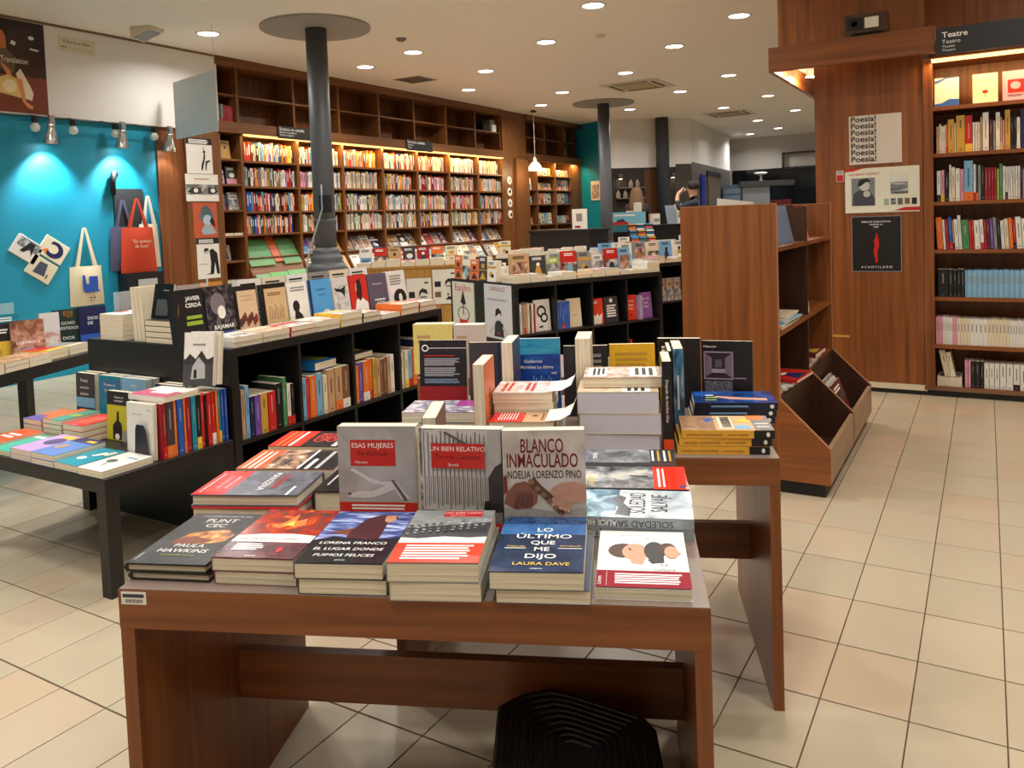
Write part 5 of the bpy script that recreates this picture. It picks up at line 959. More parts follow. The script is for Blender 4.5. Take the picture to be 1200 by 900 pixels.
# big poster and notice on the white wall
PB = plain((58,26,18),.4)
t = poster(3.20,4.0,2.283,3.052,PB,[('r',0,0,1,.40,plain((120,54,30),.4)),('r',0,.66,1,1,plain((34,20,18),.4)),('r',.62,.66,.86,.92,plain((52,32,30),.4)),('e',.86,.83,.03,.022,PW),('p',[(.64,.74),(.66,.78),(.70,.76),(.69,.72)],PW),('p',[(.84,.70),(.93,.69),(.93,.71),(.84,.72)],PW),('p',[(.50,.62),(.52,.86),(.57,.87),(.60,.80),(.60,.68),(.58,.60)],plain((196,110,60),.5)),('p',[(.5,.46),(.5,.66),(.58,.68),(.66,.62),(.69,.54),(.66,.42)],plain((100,84,60),.5)),('p',[(.52,.54),(.58,.42),(.60,.36),(.64,.40),(.62,.46)],plain((206,130,80),.5)),('p',[(.5,.20),(.5,.36),(.6,.40),(.70,.36),(.72,.26),(.72,.16)],plain((226,190,120),.5)),('e',.61,.28,.07,.07,plain((240,220,180),.5)),('p',[(.68,.42),(.73,.48),(.82,.30),(.85,.22),(.83,.14),(.76,.16)],plain((232,220,190),.5)),('p',[(.68,.38),(.74,.36),(.77,.12),(.84,.08),(.83,.045),(.78,.06),(.73,.13)],plain((214,140,84),.5)),('t','Translation',.535,.535,.085,WI,dict(al='L',sx=.72))],'large brown poster with a seated figure and the word Translation',x=-6.978)
t = poster(4.12,4.46,2.86,2.99,plain((216,208,186),.6),[('t','El llibre és un objecte',.5,.58,.115,INK,dict(sx=.72)),('l',.06,.25,.25,.34,1,INK),('l',.3,.2,.95,.26,1,pc('tan'))],'narrow paper notice with one line of writing on the white wall',x=-6.978,name='paper_notice',cat='notice')
# hanging panel
t = thing('hanging_panel','pale grey square panel hanging from the ceiling before the bookcase','panel',(-5.95,4.93,2.133),math.atan2(.18,-.82))
MB().box((0,-.006,0),(.84,.006,.545),plain((206,212,210),.5)).build('sheet',t); MB().tube([(.02,0,.545),(.02,0,.945)],.0025,plain((220,220,216),.5),6).build('wire',t)
# string of bulbs and spotlights under the white overhang
t = thing('bulb_string','black cable with small clear bulbs along the white overhang','string light',(-6.93,0,2.27))
pts = [(0,3.2+.05*k,-.004-.022*abs(math.sin(k*.5))) for k in range(37)]
MB().tube(pts,.005,INK,6).build('cable',t)
for y in (3.85,4.18,4.58,4.98):
    b = MB().lathe([(.026,0),(.026,-.055),(.02,-.06)],(0,y,-.012),INK,12).build('socket',t)
    MB().lathe([(.02,-.055),(.038,-.085),(.04,-.10),(.03,-.125),(.0,-.135)],(0,y,-.012),plain((214,220,220),.1,0,.8),14,False).build('bulb',b,True)
for k, (y, lb) in enumerate([(3.96,'left'),(4.62,'middle'),(5.12,'right')]):
    t = thing('wall_spotlight','chrome spotlight shining down the wall, %s of three'%lb,'spotlight',(-6.88,y,2.27),0,'chrome spotlights over the teal wall')
    MB().box((-.02,-.02,-.08),(.02,.02,0),plain((190,190,190),.3,.8)).build('bracket',t)
    s = MB(); s.M = Matrix.Translation((0,0,-.08)) @ Matrix.Rotation(R(10),4,'Y'); s.lathe([(.03,0),(.035,-.06),(.042,-.07),(.06,-.15),(.062,-.16)],(0,0,0),plain((206,206,204),.2,.9),18,False); s.build('shade',t,True)
    s = MB(); s.M = Matrix.Translation((0,0,-.08)) @ Matrix.Rotation(R(10),4,'Y'); s.lathe([(0,-.145),(.05,-.15)],(0,0,0),glow((1,.95,.85),20),18,False); s.build('lamp',t)
    l = bpy.data.lights.new('spot_bulb','SPOT'); l.energy = 70 if k < 2 else 8; l.spot_size = R(95); l.spot_blend = .7; l.color = (.92,1,1); l.shadow_soft_size = .03
    o = bpy.data.objects.new('spot_bulb',l); COL.objects.link(o); o.parent = t; o.location = (0,0,-.25); o.rotation_euler = (0,R(22),0)
# tote bags
def tote(y0, y1, z0, z1, zs, col, label, items, x, strap=.022, taper=.85, base=None):
    t = thing('tote_bag',label,'bag',(x,(y0+y1)/2,z0)); w = (y1-y0)/2; h = z1-z0; cm = plain(col,.9)
    m = MB(); n = 8; P = []
    for j in range(n+1):
        q = j/n; ww = w*(1-(1-taper)*q); th = .035*math.sin(math.pi*(.15+.75*(1-q)))+.006
        P += [(-th*.2,-ww,h*q),(th,-ww*.6,h*q-.004*math.sin(q*5)),(th*1.25,0,h*q),(th,ww*.6,h*q),(-th*.2,ww,h*q)]
    F = [(j*5+i,j*5+i+1,j*5+6+i,j*5+5+i) for j in range(n) for i in range(4)]
    m.add(P,F,cm); m.add([(-.004,-w,0),(-.004,w,0),(-.004,w*taper,h),(-.004,-w*taper,h)],[(3,2,1,0)],cm); m.build('body',t,True)
    for s in (0,1):
        a = w*taper*.55
        m = MB(); m.add([(.018-.02*s,-a-strap,h-.01),(.018-.02*s,-a+strap*.6,h-.01),(.01,strap*.2,zs-z0),(.01,-strap*.9,zs-z0-.01)],[(0,1,2,3)],cm)
        m.add([(.018-.02*s,a-strap*.6,h-.01),(.018-.02*s,a+strap,h-.01),(.012,strap*.9,zs-z0-.01),(.012,-strap*.2,zs-z0)],[(0,1,2,3)],cm); m.build('strap',t)
    if items: m = MB(); m.M = frame((.058,-w*.8,0),(0,1,0),(0,0,1)); draw(m,items,w*1.6,h); m.build('print',t)
    return t
tote(4.11,4.43,.60,.955,1.31,(214,200,170),'natural canvas tote bag with a blue folded figure on the teal wall',[('p',[(.22,.42),(.22,.78),(.32,.78),(.36,.55),(.46,.55),(.46,.74),(.78,.74),(.78,.4),(.86,.34),(.3,.34)],pc('blue')),('r',.48,.2,.52,.33,pc('tan')),('r',.6,.2,.64,.33,pc('tan')),('r',.46,.18,.53,.21,INK),('r',.58,.18,.66,.21,INK),('l',.4,.1,.66,.14,1,pc('grey'))],-7.02,taper=.93)
tote(4.50,4.80,.89,1.30,1.56,(74,72,96),'dark grey tote bag hanging behind the terracotta one',(),-7.005)
tote(4.80,5.03,.90,1.32,1.60,(206,196,178),'pale tote bag hanging at the right behind the terracotta one',(),-7.005)
tote(4.565,4.945,.865,1.29,1.57,(196,64,34),'terracotta red tote bag with white quotation hanging in front',[('t','"Ex questo',.5,.66,.15,pc('cream'),dict(b=.01)),('t','de luxe"',.5,.55,.15,pc('cream'),dict(b=.01))],-6.945)
# dark fixture behind the bags
t = thing('bag_stand','black display stand holding the tote bags','stand',(-7.03,4.74,0))
MB().box((0,-.16,0),(.16,.22,.86),INK).build('cabinet',t); MB().box((.0,-.16,.87),(.015,.14,1.66),plain((40,42,44),.6)).build('back_plate',t); MB().box((.161,-.06,.66),(.165,.14,.8),plain((190,190,190),.5)).build('frame_label',t)
MB().tube([(.03,-.17,1.6),(.05,-.19,1.72),(.05,-.16,1.8),(.03,-.13,1.82)],[.02,.03,.035,.015],INK,8).build('hook',t,True)
# pouches
for k, (px, y, z, rot, c) in enumerate([(0,3.76,1.135,-35,(210,204,196)),(0,3.99,1.115,-35,(214,204,178)),(0,3.875,.955,-35,(206,196,168))]):
    t = thing('canvas_pouch','flat canvas pouch pinned askew on the teal wall, %s'%['upper left with photo print','upper right with blue letter','lower with dark print'][k],'pouch',(-7.028,y,z)); m = MB(); m.M = frame((0,0,0),(0,math.cos(R(rot)),math.sin(R(rot))),(0,-math.sin(R(rot)),math.cos(R(rot))))
    m.bev((-.12,-.09,0),(.12,.09,.012),plain(c,.9),.006); m.build('body',t)
    m2 = MB(); m2.M = m.M @ Matrix.Translation((-.12,-.09,.0125)); draw(m2,[[('r',.1,.5,.9,.95,art([(60,62,70),(130,136,140),(200,200,200)],(6,6,6),detail=2,seed=2)),('p',[(.3,.3),(.5,.9),(.7,.85),(.75,.3),(.6,.6),(.45,.3)],INK)],[('e',.5,.5,.36,.4,pc('navy')),('e',.46,.52,.2,.22,plain(c,.9)),('r',.05,.2,.3,.85,plain(c,.9)),('p',[(.12,.25),(.3,.2),(.3,.45)],pc('orange'))],[('p',[(.25,.2),(.7,.25),(.6,.85),(.3,.8)],plain((60,66,90),.6)),('r',.75,.2,.8,.4,INK)]][k],.24,.18); m2.build('print',t)

# ================================================================== RIGHT PANEL POSTERS
def rposter(x0, x1, z0, z1, m0, items, label, name='poster', cat='poster'):
    t = thing(name,label,cat,(x0,PY-.001,z0)); w, h = x1-x0, z1-z0
    MB().box((0,-.0025,0),(w,0,h),m0).build('sheet',t); m = MB(); m.M = frame((0,-.0027,0),(1,0,0),(0,0,1)); draw(m,items,w,h); m.build('print',t)
rposter(-.785,-.468,1.518,1.838,plain((216,204,192),.6),[('t','Poesia!',.04,.875-.137*k,.16,INK,dict(al='L',b=.02,sx=1.1)) for k in range(7)],'pale poster repeating the word Poesia seven times')
gph = art([(60,62,68),(110,114,120),(190,192,190)],(3,3,16),detail=2,seed=4)
rposter(-.814,-.368,1.197,1.492,plain((224,220,200),.6),[('p',[(0,1),(0,.93),(.12,.94),(.24,.99),(.32,1)],pc('red')),('p',[(.66,.03),(.8,.1),(1,.1),(1,.02)],pc('red')),('t','HANNAH ARENDT',.06,.84,.05,pc('red'),dict(al='L')),('r',.09,.16,.41,.78,plain((120,124,128),.5)),('p',[(.1,.16),(.12,.44),(.2,.52),(.34,.5),(.41,.3),(.41,.16)],plain((60,64,70),.5)),('e',.27,.6,.07,.11,plain((190,190,186),.5)),('p',[(.17,.6),(.2,.74),(.3,.77),(.36,.7),(.28,.68),(.22,.6)],INK),('e',.3,.42,.05,.07,plain((180,180,176),.5)),('r',.62,.4,.85,.8,gph),('r',.62,.66,.85,.8,plain((214,214,206),.5))]+[('r',.53+.092*k,.16+.01*(k%2),.595+.092*k,.30,[plain((150,170,150),.5),gph,plain((90,100,90),.5),plain((130,90,80),.5),INK][k]) for k in range(5)],'cream author poster with a thoughtful black and white portrait')
rposter(-.778,-.476,.806,1.174,plain((22,20,20),.4),[('r',.0,.0,1,.012,pc('grey')),('r',0,.988,1,1,pc('grey')),('r',0,0,.014,1,pc('grey')),('r',.986,0,1,1,pc('grey')),('t','Editorial independiente',.5,.885,.062,WI),('t','fundada en',.5,.835,.062,WI),('t','1999',.5,.785,.055,WI),('p',[(.46,.3),(.48,.18),(.51,.15),(.53,.22),(.52,.34),(.56,.48),(.55,.58),(.51,.70),(.49,.70),(.49,.62),(.45,.56),(.47,.46),(.44,.36)],pc('red')),('t','A C A N T I L A D O',.5,.065,.07,WI)],'black poster with a red shape from the publisher above the floor panel')
rposter(-.868,-.822,1.41,1.485,plain((206,190,180),.5),[('r',.08,.05,.92,.6,pc('red')),('l',.15,.7,.9,.95,2,pc('grey'))],'tiny red and white card beside the author poster',name='notice_card',cat='notice')
tag(MB().box((-.80,PY-.002,.36),(-.86-.05,PY,.375),pc('mustard')).build('tape_strip'),'short strip of tan tape low on the wood panel','tape')
# ================================================================== MIDDLE OF THE SHOP
GM = 'books on the middle cube shelf'
def B2(s, d, z=0): return BS2O+dr(BS2A)*s+dr(BS2A+A90)*d+UP*z
# posters clipped to the end of the shelf (its end faces along -long axis)
def endposter(d0, d1, z0, z1, m0, items, label):
    a = BS2A; o = B2(-.003,d1,z0); t = thing('poster',label,'poster'); t.matrix_world = frame(o,-dr(a+A90),UP); w, h = d1-d0, z1-z0
    MB().box((0,0,0),(w,h,.003),m0).build('sheet',t); m = MB(); m.M = Matrix.Translation((0,0,.003)); draw(m,items,w,h); m.build('print',t)
endposter(.585,.965,.40,.748,plain((206,204,190),.6),[('r',0,0,.02,1,INK),('r',.98,0,1,1,INK),('t','Equilibro',.5,.80,.2,pc('red')),('p',[(.38,.52),(.5,.82),(.56,.66),(.62,.5),(.52,.48)],INK),('e',.5,.26,.26,.17,INK),('e',.5,.26,.23,.15,plain((206,204,190),.6)),('r',.48,.24,.52,.5,INK),('r',.32,.02,.68,.13,pc('red'))],'white poster of a figure balancing on a wheel, on the shelf end')
endposter(.03,.43,.345,.755,plain((196,194,198),.6),[('t','ORGULLO',.5,.88,.12,pc('crimson')),('l',.1,.70,.9,.74,2,pc('grey')),('p',[(.34,.04),(.38,.28),(.46,.34),(.56,.34),(.68,.28),(.70,.04)],plain((34,34,36),.5)),('p',[(.14,.12),(.36,.26),(.36,.20),(.22,.06)],plain((180,176,172),.5)),('p',[(.9,.1),(.68,.26),(.66,.2),(.8,.06)],plain((180,176,172),.5)),('e',.51,.44,.1,.09,plain((206,200,196),.5)),('p',[(.4,.4),(.42,.54),(.52,.57),(.62,.52),(.62,.42),(.56,.48)],INK),('r',.46,.1,.58,.12,RED)],'grey poster of a seated woman in black, on the shelf end')
# cells
def cellface(s, w, h, c, label, fr, z=.3935, d=.05): book(stand(B2(s,d,z),BS2A,w,h,.02,R(5)),w,h,.02,c,label,fr,group=GM)
for k, c in enumerate(['white','grey','tan','tan','cream','charcoal','white','crimson']): mini(spineout(B2(.055+.017*k,.02,.3935),BS2A,.15,.22-.004*(k%3),.0165),.15,.22-.004*(k%3),.0165,c,'%s spine in the first cell of the middle cube shelf, %s'%(ORD[k],cn(c)),GM,'spine',k)
cellface(.21,.14,.235,W1,'white cover with a thick black scribble in the middle cube shelf',[('e',.45,.62,.3,.2,INK),('e',.45,.62,.2,.12,W1),('e',.6,.42,.24,.16,INK),('e',.6,.42,.14,.09,W1),('p',[(.2,.15),(.3,.1),(.5,.12),(.48,.18),(.3,.16)],INK)])
for k in range(5): mini(spineout(B2(.385+.024*k,.02,.3935),BS2A,.15,.21,.0235),.15,.21,.0235,'blue','%s of five identical cobalt spines in the middle cube shelf'%ORD[k],GM,'spine',k)
cellface(.51,.13,.22,'cream','beige cover beside the cobalt spines',[('l',.3,.4,.8,.45,1,pc('tan'))])
cellface(.735,.12,.2,plain((214,66,40),.35),'orange cover with raised hands in the middle cube shelf',[('p',[(.1,0),(.2,.4),(.35,.3),(.5,.42),(.65,.3),(.9,.42),(.8,0)],PAPER),('l',.15,.8,.6,.9,2,WI)])
cellface(.87,.135,.205,plain((60,56,66),.35),'dark grey cover with white capitals in the middle cube shelf',[('l',.15,.2,.85,.7,5,WI),('e',.5,.85,.12,.08,WI)])
cellface(1.075,.12,.2,plain((220,60,34),.35),'bright orange cover with bold white words in the middle cube shelf',[('t','Crims',.5,.72,.24,WI),('t','tallats',.5,.56,.22,WI),('t','indisc',.5,.42,.22,WI),('e',.5,.2,.06,.05,INK)])
mini(spineout(B2(1.2,.02,.3935),BS2A,.15,.19,.03),.15,.19,.03,'lilac','lilac spine beside the bright orange cover',GM,'spine',1)
cellface(1.24,.12,.21,plain((140,90,160),.35),'violet cover with bold white words in the middle cube shelf',[('t','Un dia',.5,.72,.22,WI),('t','més',.5,.56,.22,WI),('t','lluny',.5,.42,.22,WI)])
mini(lie(B2(.735,.05,.0365),BS2A,.25,.2,.09,'N'),.25,.2,.09,'grey','grey pile of catalogues in the lower row of the middle cube shelf',GM,'face',2)
for k in range(2): mini(spineout(B2(1.09+.03*k,.06,.0365),BS2A,.15,.2,.025),.15,.2,.025,['charcoal','red'][k],['dark','red'][k]+' spine in the lower row of the middle cube shelf',GM,'spine',k)
mini(spineout(B2(.12,.06,.0365),BS2A,.15,.22,.05),.15,.22,.05,'grey','grey spine low in the first cell of the middle cube shelf',GM,'spine',3)
# on top: lying rows then uprights
tops2 = ['cream','white','cream','white','tan','cream','white','pink','cream','white']
for k, c in enumerate(tops2):
    for q in range(1+(k % 3 == 0)+(k % 4 == 1)): mini(lie(B2(.02+.14*k,.01,ZK+.028*q),BS2A+.02*(q%2),.132,.19,.0275,'N'),.132,.19,.0275,c,'%s book, %s along the middle cube shelf edge, layer %s'%(cn(c),ORD[k],['one','two','three'][q]),GM,'face',k+q)
up2 = [(.13,.17,.20,'tan'),(.31,.14,.18,'charcoal'),(.46,.13,.185,'lime'),(.61,.14,.20,'red'),(.76,.13,.19,'grey'),(.90,.12,.18,'white'),(1.04,.13,.2,'red'),(1.18,.12,.2,'lightblue')]
lb2 = ['salmon landscape cover standing on the middle cube shelf','grey sketch cover standing on the middle cube shelf','white and lime cover standing on the middle cube shelf','orange-red cover standing on the middle cube shelf','grey cover standing on the middle cube shelf','white cover with black figures standing on the middle cube shelf','red cover with black figure standing on the middle cube shelf','pale blue cover standing on the middle cube shelf']
for k, (s, w, h, c) in enumerate(up2): mini(stand(B2(s,.24,ZK),BS2A,w,h,.03,R(4)),w,h,.03,c,lb2[k],GM,'face',k*3+1)
for k in range(4): mini(lie(B2(.62+.004*k,.20,ZK+.034*k),BS2A,.22,.03,.033,'N'),.22,.03,.033,'cream','%s fat cream volume from the bottom in the pile on the middle cube shelf'%ORD[k],GM,'face',k) if False else None
for k, c in enumerate(['orange','white','orange','charcoal','white']):
    mini(stand(B2(-.0+.0*k,.92-.135*k,ZK),BS2A-A90,.125,[.19,.2,.16,.19,.16,.18][k],.05,R(3)),.125,[.19,.2,.16,.19,.16,.18][k],.05,c,'%s upright book along the poster end of the middle cube shelf, %s'%(ORD[k],cn(c)),GM,'face',k+9)
for i in range(3):
    for k in range(6): mini(lie(B2(.1+.2*k,.42+.2*i,ZK),BS2A,.15,.18,.04+.02*((k+i)%3),'N'),.15,.18,.04+.02*((k+i)%3),['cream','white','tan','white','grey','cream','pink'][(k+2*i)%7],'%s pile in the %s rear row of the middle cube shelf'%(ORD[k],ORD[i]),'book piles behind the upright books','face',k+i*7,name='book_pile')
# second cube shelf behind the wooden bookcase
def B3(s, d, z=0): return Vector((-2.86,6.95,0))+dr(R(62.3))*s+dr(R(152.3))*d+UP*z
for k in range(3): mini(stand(B3(.40+.1*k,.04,.3935),R(62.3),.085,.22,.03,R(3)),.085,.22,.03,'tan','%s of three tan covers in the shelf behind the wooden bookcase'%ORD[k],'tan covers','face',7)
for i in range(2):
    for k in range(6): mini(stand(B3(.03+.17*k,.15+.3*i,ZK),R(62.3),.14,.2,.04,R(4)),.14,.2,.04,['white','grey','cream','lightblue','white','tan','pink','white'][(k+3*i)%8],'%s upright book in the %s row on the shelf behind the wooden bookcase'%(ORD[k],['front','rear'][i]),'upright books on the far cube shelf','face',k+i*4)
for k in range(7): mini(lie(B3(.02+.145*k,.0,ZK),R(62.3),.135,.14,.03+.02*(k%3),'N'),.135,.14,.03+.02*(k%3),['cream','white','pink','tan','white','cream','red'][k],'%s lying book at the front of the shelf behind the wooden bookcase'%ORD[k],'lying books on the far cube shelf','face',k)
# tan plywood unit with two posters
TN = Vector((-5.518,6.918,0)); TNA = math.atan2(.401,.518)
def TP(s, d, z=0): return TN+dr(TNA)*s+dr(TNA+A90)*d+UP*z
t = thing('plywood_unit','ochre plywood display unit with two author posters','display unit',TP(-.5,0),TNA)
OCH = wood('ochre_ply',(150,104,40),(186,138,66),'Z',.6)
MB().box((0,0,0),(1.17,.9,.74),OCH).build('body',t); MB().box((-.01,-.01,.74),(1.18,.91,.765),OCH).build('top',t)
for s0, s1, z0, z1, lb in ((.05,.32,.20,.63,'author poster with a man in spectacles on the plywood unit'),(.335,.615,.335,.715,'author poster with a woman in a hat on the plywood unit')):
    t = thing('poster',lb,'poster'); t.matrix_world = frame(TP(s0,-.011,z0),dr(TNA),UP); w, h = s1-s0, z1-z0; MB().box((0,0,0),(w,h,.003),plain((214,210,198),.6)).build('sheet',t)
    m = MB(); m.M = Matrix.Translation((0,0,.003)); draw(m,[('r',.72,.86,.88,.9,INK),('r',.08,.5,.32,.66,INK),('r',.08,.2,.32,.36,plain((110,80,70),.5)),('p',[(.48,.5),(.5,.66),(.62,.74),(.8,.7),(.86,.58),(.8,.6),(.6,.64)],INK),('e',.67,.46,.15,.15,plain((206,204,196),.5)),('r',.54,.5,.80,.53,INK),('p',[(.5,.12),(.6,.22),(.74,.2),(.86,.12)],INK),('p',[(.55,.3),(.58,.22),(.66,.3)],INK)],w,h); m.build('print',t)
GP = 'books on the plywood unit'
for k in range(7): mini(lie(TP(-.48+.16*k,.01,.7655),TNA,.15,.2,.05+.015*(k%3),'N'),.15,.2,.05+.015*(k%3),['white','cream','white','cream','lilac','cream','white'][k],'%s lying pile along the front of the plywood unit'%ORD[k],GP,'face',k,name='book_pile')
for k in range(7): mini(stand(TP(-.46+.16*k,.27,.7655),TNA,.14,.2,.05,R(3)),.14,.2,.05,['white','red','tan','charcoal','crimson','orange','cream'][k],'%s upright book on the plywood unit, %s cover'%(ORD[k],cn(['white','red','tan','charcoal','crimson','orange','cream'][k])),GP,'face',k*2)
# rear table with many pale books
RT = Vector((-5.25,8.35,0)); RTA = R(24)
leg_table('rear_book_table','wide dark table of pale books before the counter',RT,RTA,2.6,1.5,.76,.05,.06)
def RP(s, d, z=.7605): return RT+dr(RTA)*s+dr(RTA+A90)*d+UP*z
GR = 'books on the rear table'; r2 = random.Random(9)
for i in range(4):
    for k in range(13):
        if (i+k) % 3 == 2 or (i == 3 and k in (8,9,10,11)): continue
        c = r2.choice(['white','cream','white','tan','grey','pink','lightblue','red','cream'])
        if i == 1 and k % 4 == 0: mini(stand(RP(.05+.19*k,.12+.36*i),RTA+R(8),.14,.2,.04,R(4)),.14,.2,.04,c,'%s upright book in the %s row of the rear table, %s cover'%(ORD[k],ORD[i],cn(c)),GR,'face',k+i*13)
        else: mini(lie(RP(.05+.19*k,.05+.36*i),RTA,.15,.2,.05+.02*(k%3),'N'),.15,.2,.05+.02*(k%3),c,'%s lying pile in the %s row of the rear table, %s cover'%(ORD[k],ORD[i],cn(c)),GR,'face',k+i*13,name='book_pile')
# postcard rack
t = thing('postcard_rack','stepped wire rack of blue postcards before the rear counter','rack',RP(1.75,1.15),RTA+R(10))
MB().box((0,0,.0),(.36,.3,.10),wood('light_ply',(190,150,96),(214,176,120),'X')).build('box',t)
for k in range(3):
    MB().box((.0,.05+.09*k,.10),(.36,.055+.09*k,.16+.09*k),INK).build('tier',t)
    for q in range(3): m = MB(); m.M = frame((.015+.115*q,.044+.09*k,.10+.085*k),(1,0,0),(0,.2,1)); m.box((0,0,0),(.10,.085,.003),[plain((70,150,190),.3),plain((90,130,170),.3),plain((200,150,60),.3),PAPER][(k+q)%4]); m.poly([(.0,.02,.0035),(.1,.02,.0035),(.1,.05,.0035),(.0,.045,.0035)],[plain((190,80,50),.3),plain((40,90,110),.3)][(k+q)%2]); m.build('postcard',t)
# counters
CB = plain((20,21,24),.4)
def counter(label, o, ang, w, d, h):
    t = thing('shop_counter',label,'counter',o,ang); MB().box((.02,.02,0),(w-.02,d-.02,h-.04),CB).build('body',t); MB().bev((0,0,h-.04),(w,d,h),CB,.004).build('top',t); return t
counter('low black counter in front of the rear wooden bookcase',(-6.30,11.15,0),R(-5),1.15,.6,1.05)
C2O = Vector((-5.35,12.95,0)); counter('black sales counter on which small gifts stand',C2O,R(68),1.5,.5,1.05)
def CP(s, d): return C2O+dr(R(68))*s+dr(R(158))*d+UP*1.05
t = thing('framed_card','white framed card standing on the low black counter','card',(-5.42,11.25,1.05),R(-8)); MB().box((-.15,0,0),(.12,.02,.31),PAPER).build('frame',t); MB().box((-.07,-.003,.12),(.04,0,.24),pc('grey')).build('emblem',t); MB().box((-.1,-.003,.02),(-.0,0,.05),pc('crimson')).build('badge',t)
t = thing('promotional_board','blue and red promotional board beside the rear column','board',CP(-.28,.1)-UP*.1,R(40)); MB().box((0,0,0),(.62,.02,.34),plain((120,180,200),.4)).build('panel',t)
m = MB(); m.M = frame((0,-.001,0),(1,0,0),(0,0,1)); draw(m,[('r',0,.0,1,.35,plain((40,110,120),.4)),('p',[(.05,.35),(.2,.62),(.35,.66),(.5,.4)],plain((60,60,60),.4)),('r',.05,.36,.5,.5,pc('red')),('r',.1,.8,.7,.88,PAPER)],.62,.34); m.build('print',t)
for k, (s, d, w, h, c, lb) in enumerate([(.12,.06,.10,.26,'white','white leaflet box on the sales counter, leftmost'),(.30,.05,.12,.40,'white','tall white carton standing on the sales counter'),(.72,.05,.16,.18,'white','low white carton on the sales counter'),(.82,.18,.2,.2,'tan','tan gift box on the sales counter'),(1.36,.05,.12,.36,'white','white leaflet holder at the right end of the sales counter')]):
    t = thing('leaflet_box',lb,'box',CP(s,d),R(60)); MB().bev((0,0,0),(w,.08,h),pc(c),.004).build('carton',t); MB().box((.02,-.002,h*.3),(w-.02,0,h*.6),plain((150,140,140),.5)).build('print',t)
t = thing('card_holder','slanted wire card holder on the sales counter','holder',CP(1.1,.05),R(50))
for k in range(4): MB().prism([(0,.02*k,.08*k),(.2,.02*k,.08*k),(.2,.02*k+.03,.08*k+.1),(0,.02*k+.03,.08*k+.1)],(0,.004,0),plain((120,130,140),.4)).build('pocket',t)
# pendant lamp
t = thing('pendant_lamp','small ribbed glass pendant lamp before the rear bookcase','lamp',(-6.65,12.1,ZC))
MB().tube([(0,0,0),(0,0,-.82)],.005,plain((220,210,190),.5),6).build('cord',t); MB().lathe([(.05,0),(.05,-.03)],(0,0,0),INK,14).build('rose',t)
MB().lathe([(.02,-.80),(.035,-.84),(.03,-.87),(.07,-.90),(.11,-.95),(.12,-1.02)],(0,0,0),clear('ribbed_glass',(1,.93,.85),.55,.2),20,False).build('shade',t,True); MB().lathe([(0,-.9),(.035,-.92),(.045,-.96),(.03,-1.0),(0,-1.01)],(0,0,0),glow((1,.85,.6),14),14,False).build('bulb',t,True)
l = bpy.data.lights.new('pendant_bulb','POINT'); l.energy = 8; l.color = (1,.75,.45); l.shadow_soft_size = .05; o = bpy.data.objects.new('pendant_bulb',l); COL.objects.link(o); o.parent = t; o.location = (0,0,-1.06)
# rear bookcase contents
GQ = 'gifts and books in the rear bookcase'
for bi, (a, b, zs) in enumerate([(12.44,12.78,[1.76,1.50,1.13]),(12.82,13.5,[2.02,1.76,1.50,1.13]),(13.54,14.18,[2.02,1.76,1.50,1.13])]):
    for zi, z in enumerate(zs):
        y = a+.03; k = 0
        while y < b-.14 and k < 5:
            w = .12 if bi else .2; h = [.2,.14,.12,.2][(zi+bi) % 4]; c = ['white','cream','lightblue','white','tan','grey','orange'][(k+zi*2+bi) % 7]
            mini(stand((XF-.05,y,z),A90,w,h,.05,R(6)),w,h,.05,c,'%s boxed book on shelf %s of the %s column of the rear bookcase, %s'%(ORD[k],['one','two','three','four'][zi],ORD[bi],cn(c)),GQ,'face',k+zi*3+bi,name='boxed_book'); y += w+.03; k += 1
t = poster(0,.28,1.62,2.0,plain((214,206,196),.6),[('r',.1,.1,.9,.8,art([(110,96,90),(160,140,130),(214,206,196)],(4,4,4),detail=2,seed=2))],'narrow illustrated poster on the teal rear wall',x=0); t.matrix_world = frame((-6.72,14.49,1.55),(.893,-.45,0),UP) @ Matrix(((0,1,0,0),(0,0,1,0),(1,0,0,0),(0,0,0,1)))
# smoked display cabinet shelves and lamps on the rear wall
dP = (Q_-P_).normalized(); nP = Vector((dP.y,-dP.x,0))
for k, z in enumerate((1.55,1.75)):
    a = P_+dP*.15+nP*.02; m = MB().prism([a+UP*z,a+dP*.55+UP*z,a+dP*.55+nP*.12+UP*z,a+nP*.12+UP*z],(0,0,.02),plain((120,110,100),.3)); tag(m.build('glass_shelf'),'dim glass shelf on the smoked rear wall, %s one'%['lower','upper'][k],'shelf',None)
for k, (s, z) in enumerate([(.16,1.57),(.3,1.57),(.42,1.77),(.55,1.77)]):
    p = P_+dP*s+nP*.08; tag(MB().lathe([(.0,0),(.04,0),(.045,.08),(.02,.12),(.025,.15),(0,.155)],p+UP*z,plain((150,140,130),.3),12).build('glass_vase'),'small pale vase in the smoked rear display, %s from the left'%ORD[k],'vase','vases in the rear display')
for k, s in enumerate((.22,1.28)):
    p = P_+dP*s+nP*.08; t = thing('display_spot','tiny bright display lamp on the smoked rear wall, %s'%['left','right'][k],'lamp',(p.x,p.y,1.93)); MB().lathe([(0,0),(.035,0),(.035,.05)],(0,0,0),glow((1,.85,.6),25),12).build('bulb',t); MB().lathe([(.045,.0),(.045,.08),(.02,.1)],(0,0,0),plain((90,80,70),.4),12,False).build('shade',t)
slab(P_+dP*.72+nP*.01, P_+dP*1.18+nP*.01, 0, 2.1, .02, plain((92,58,34),.35), 'wall_back_wood')
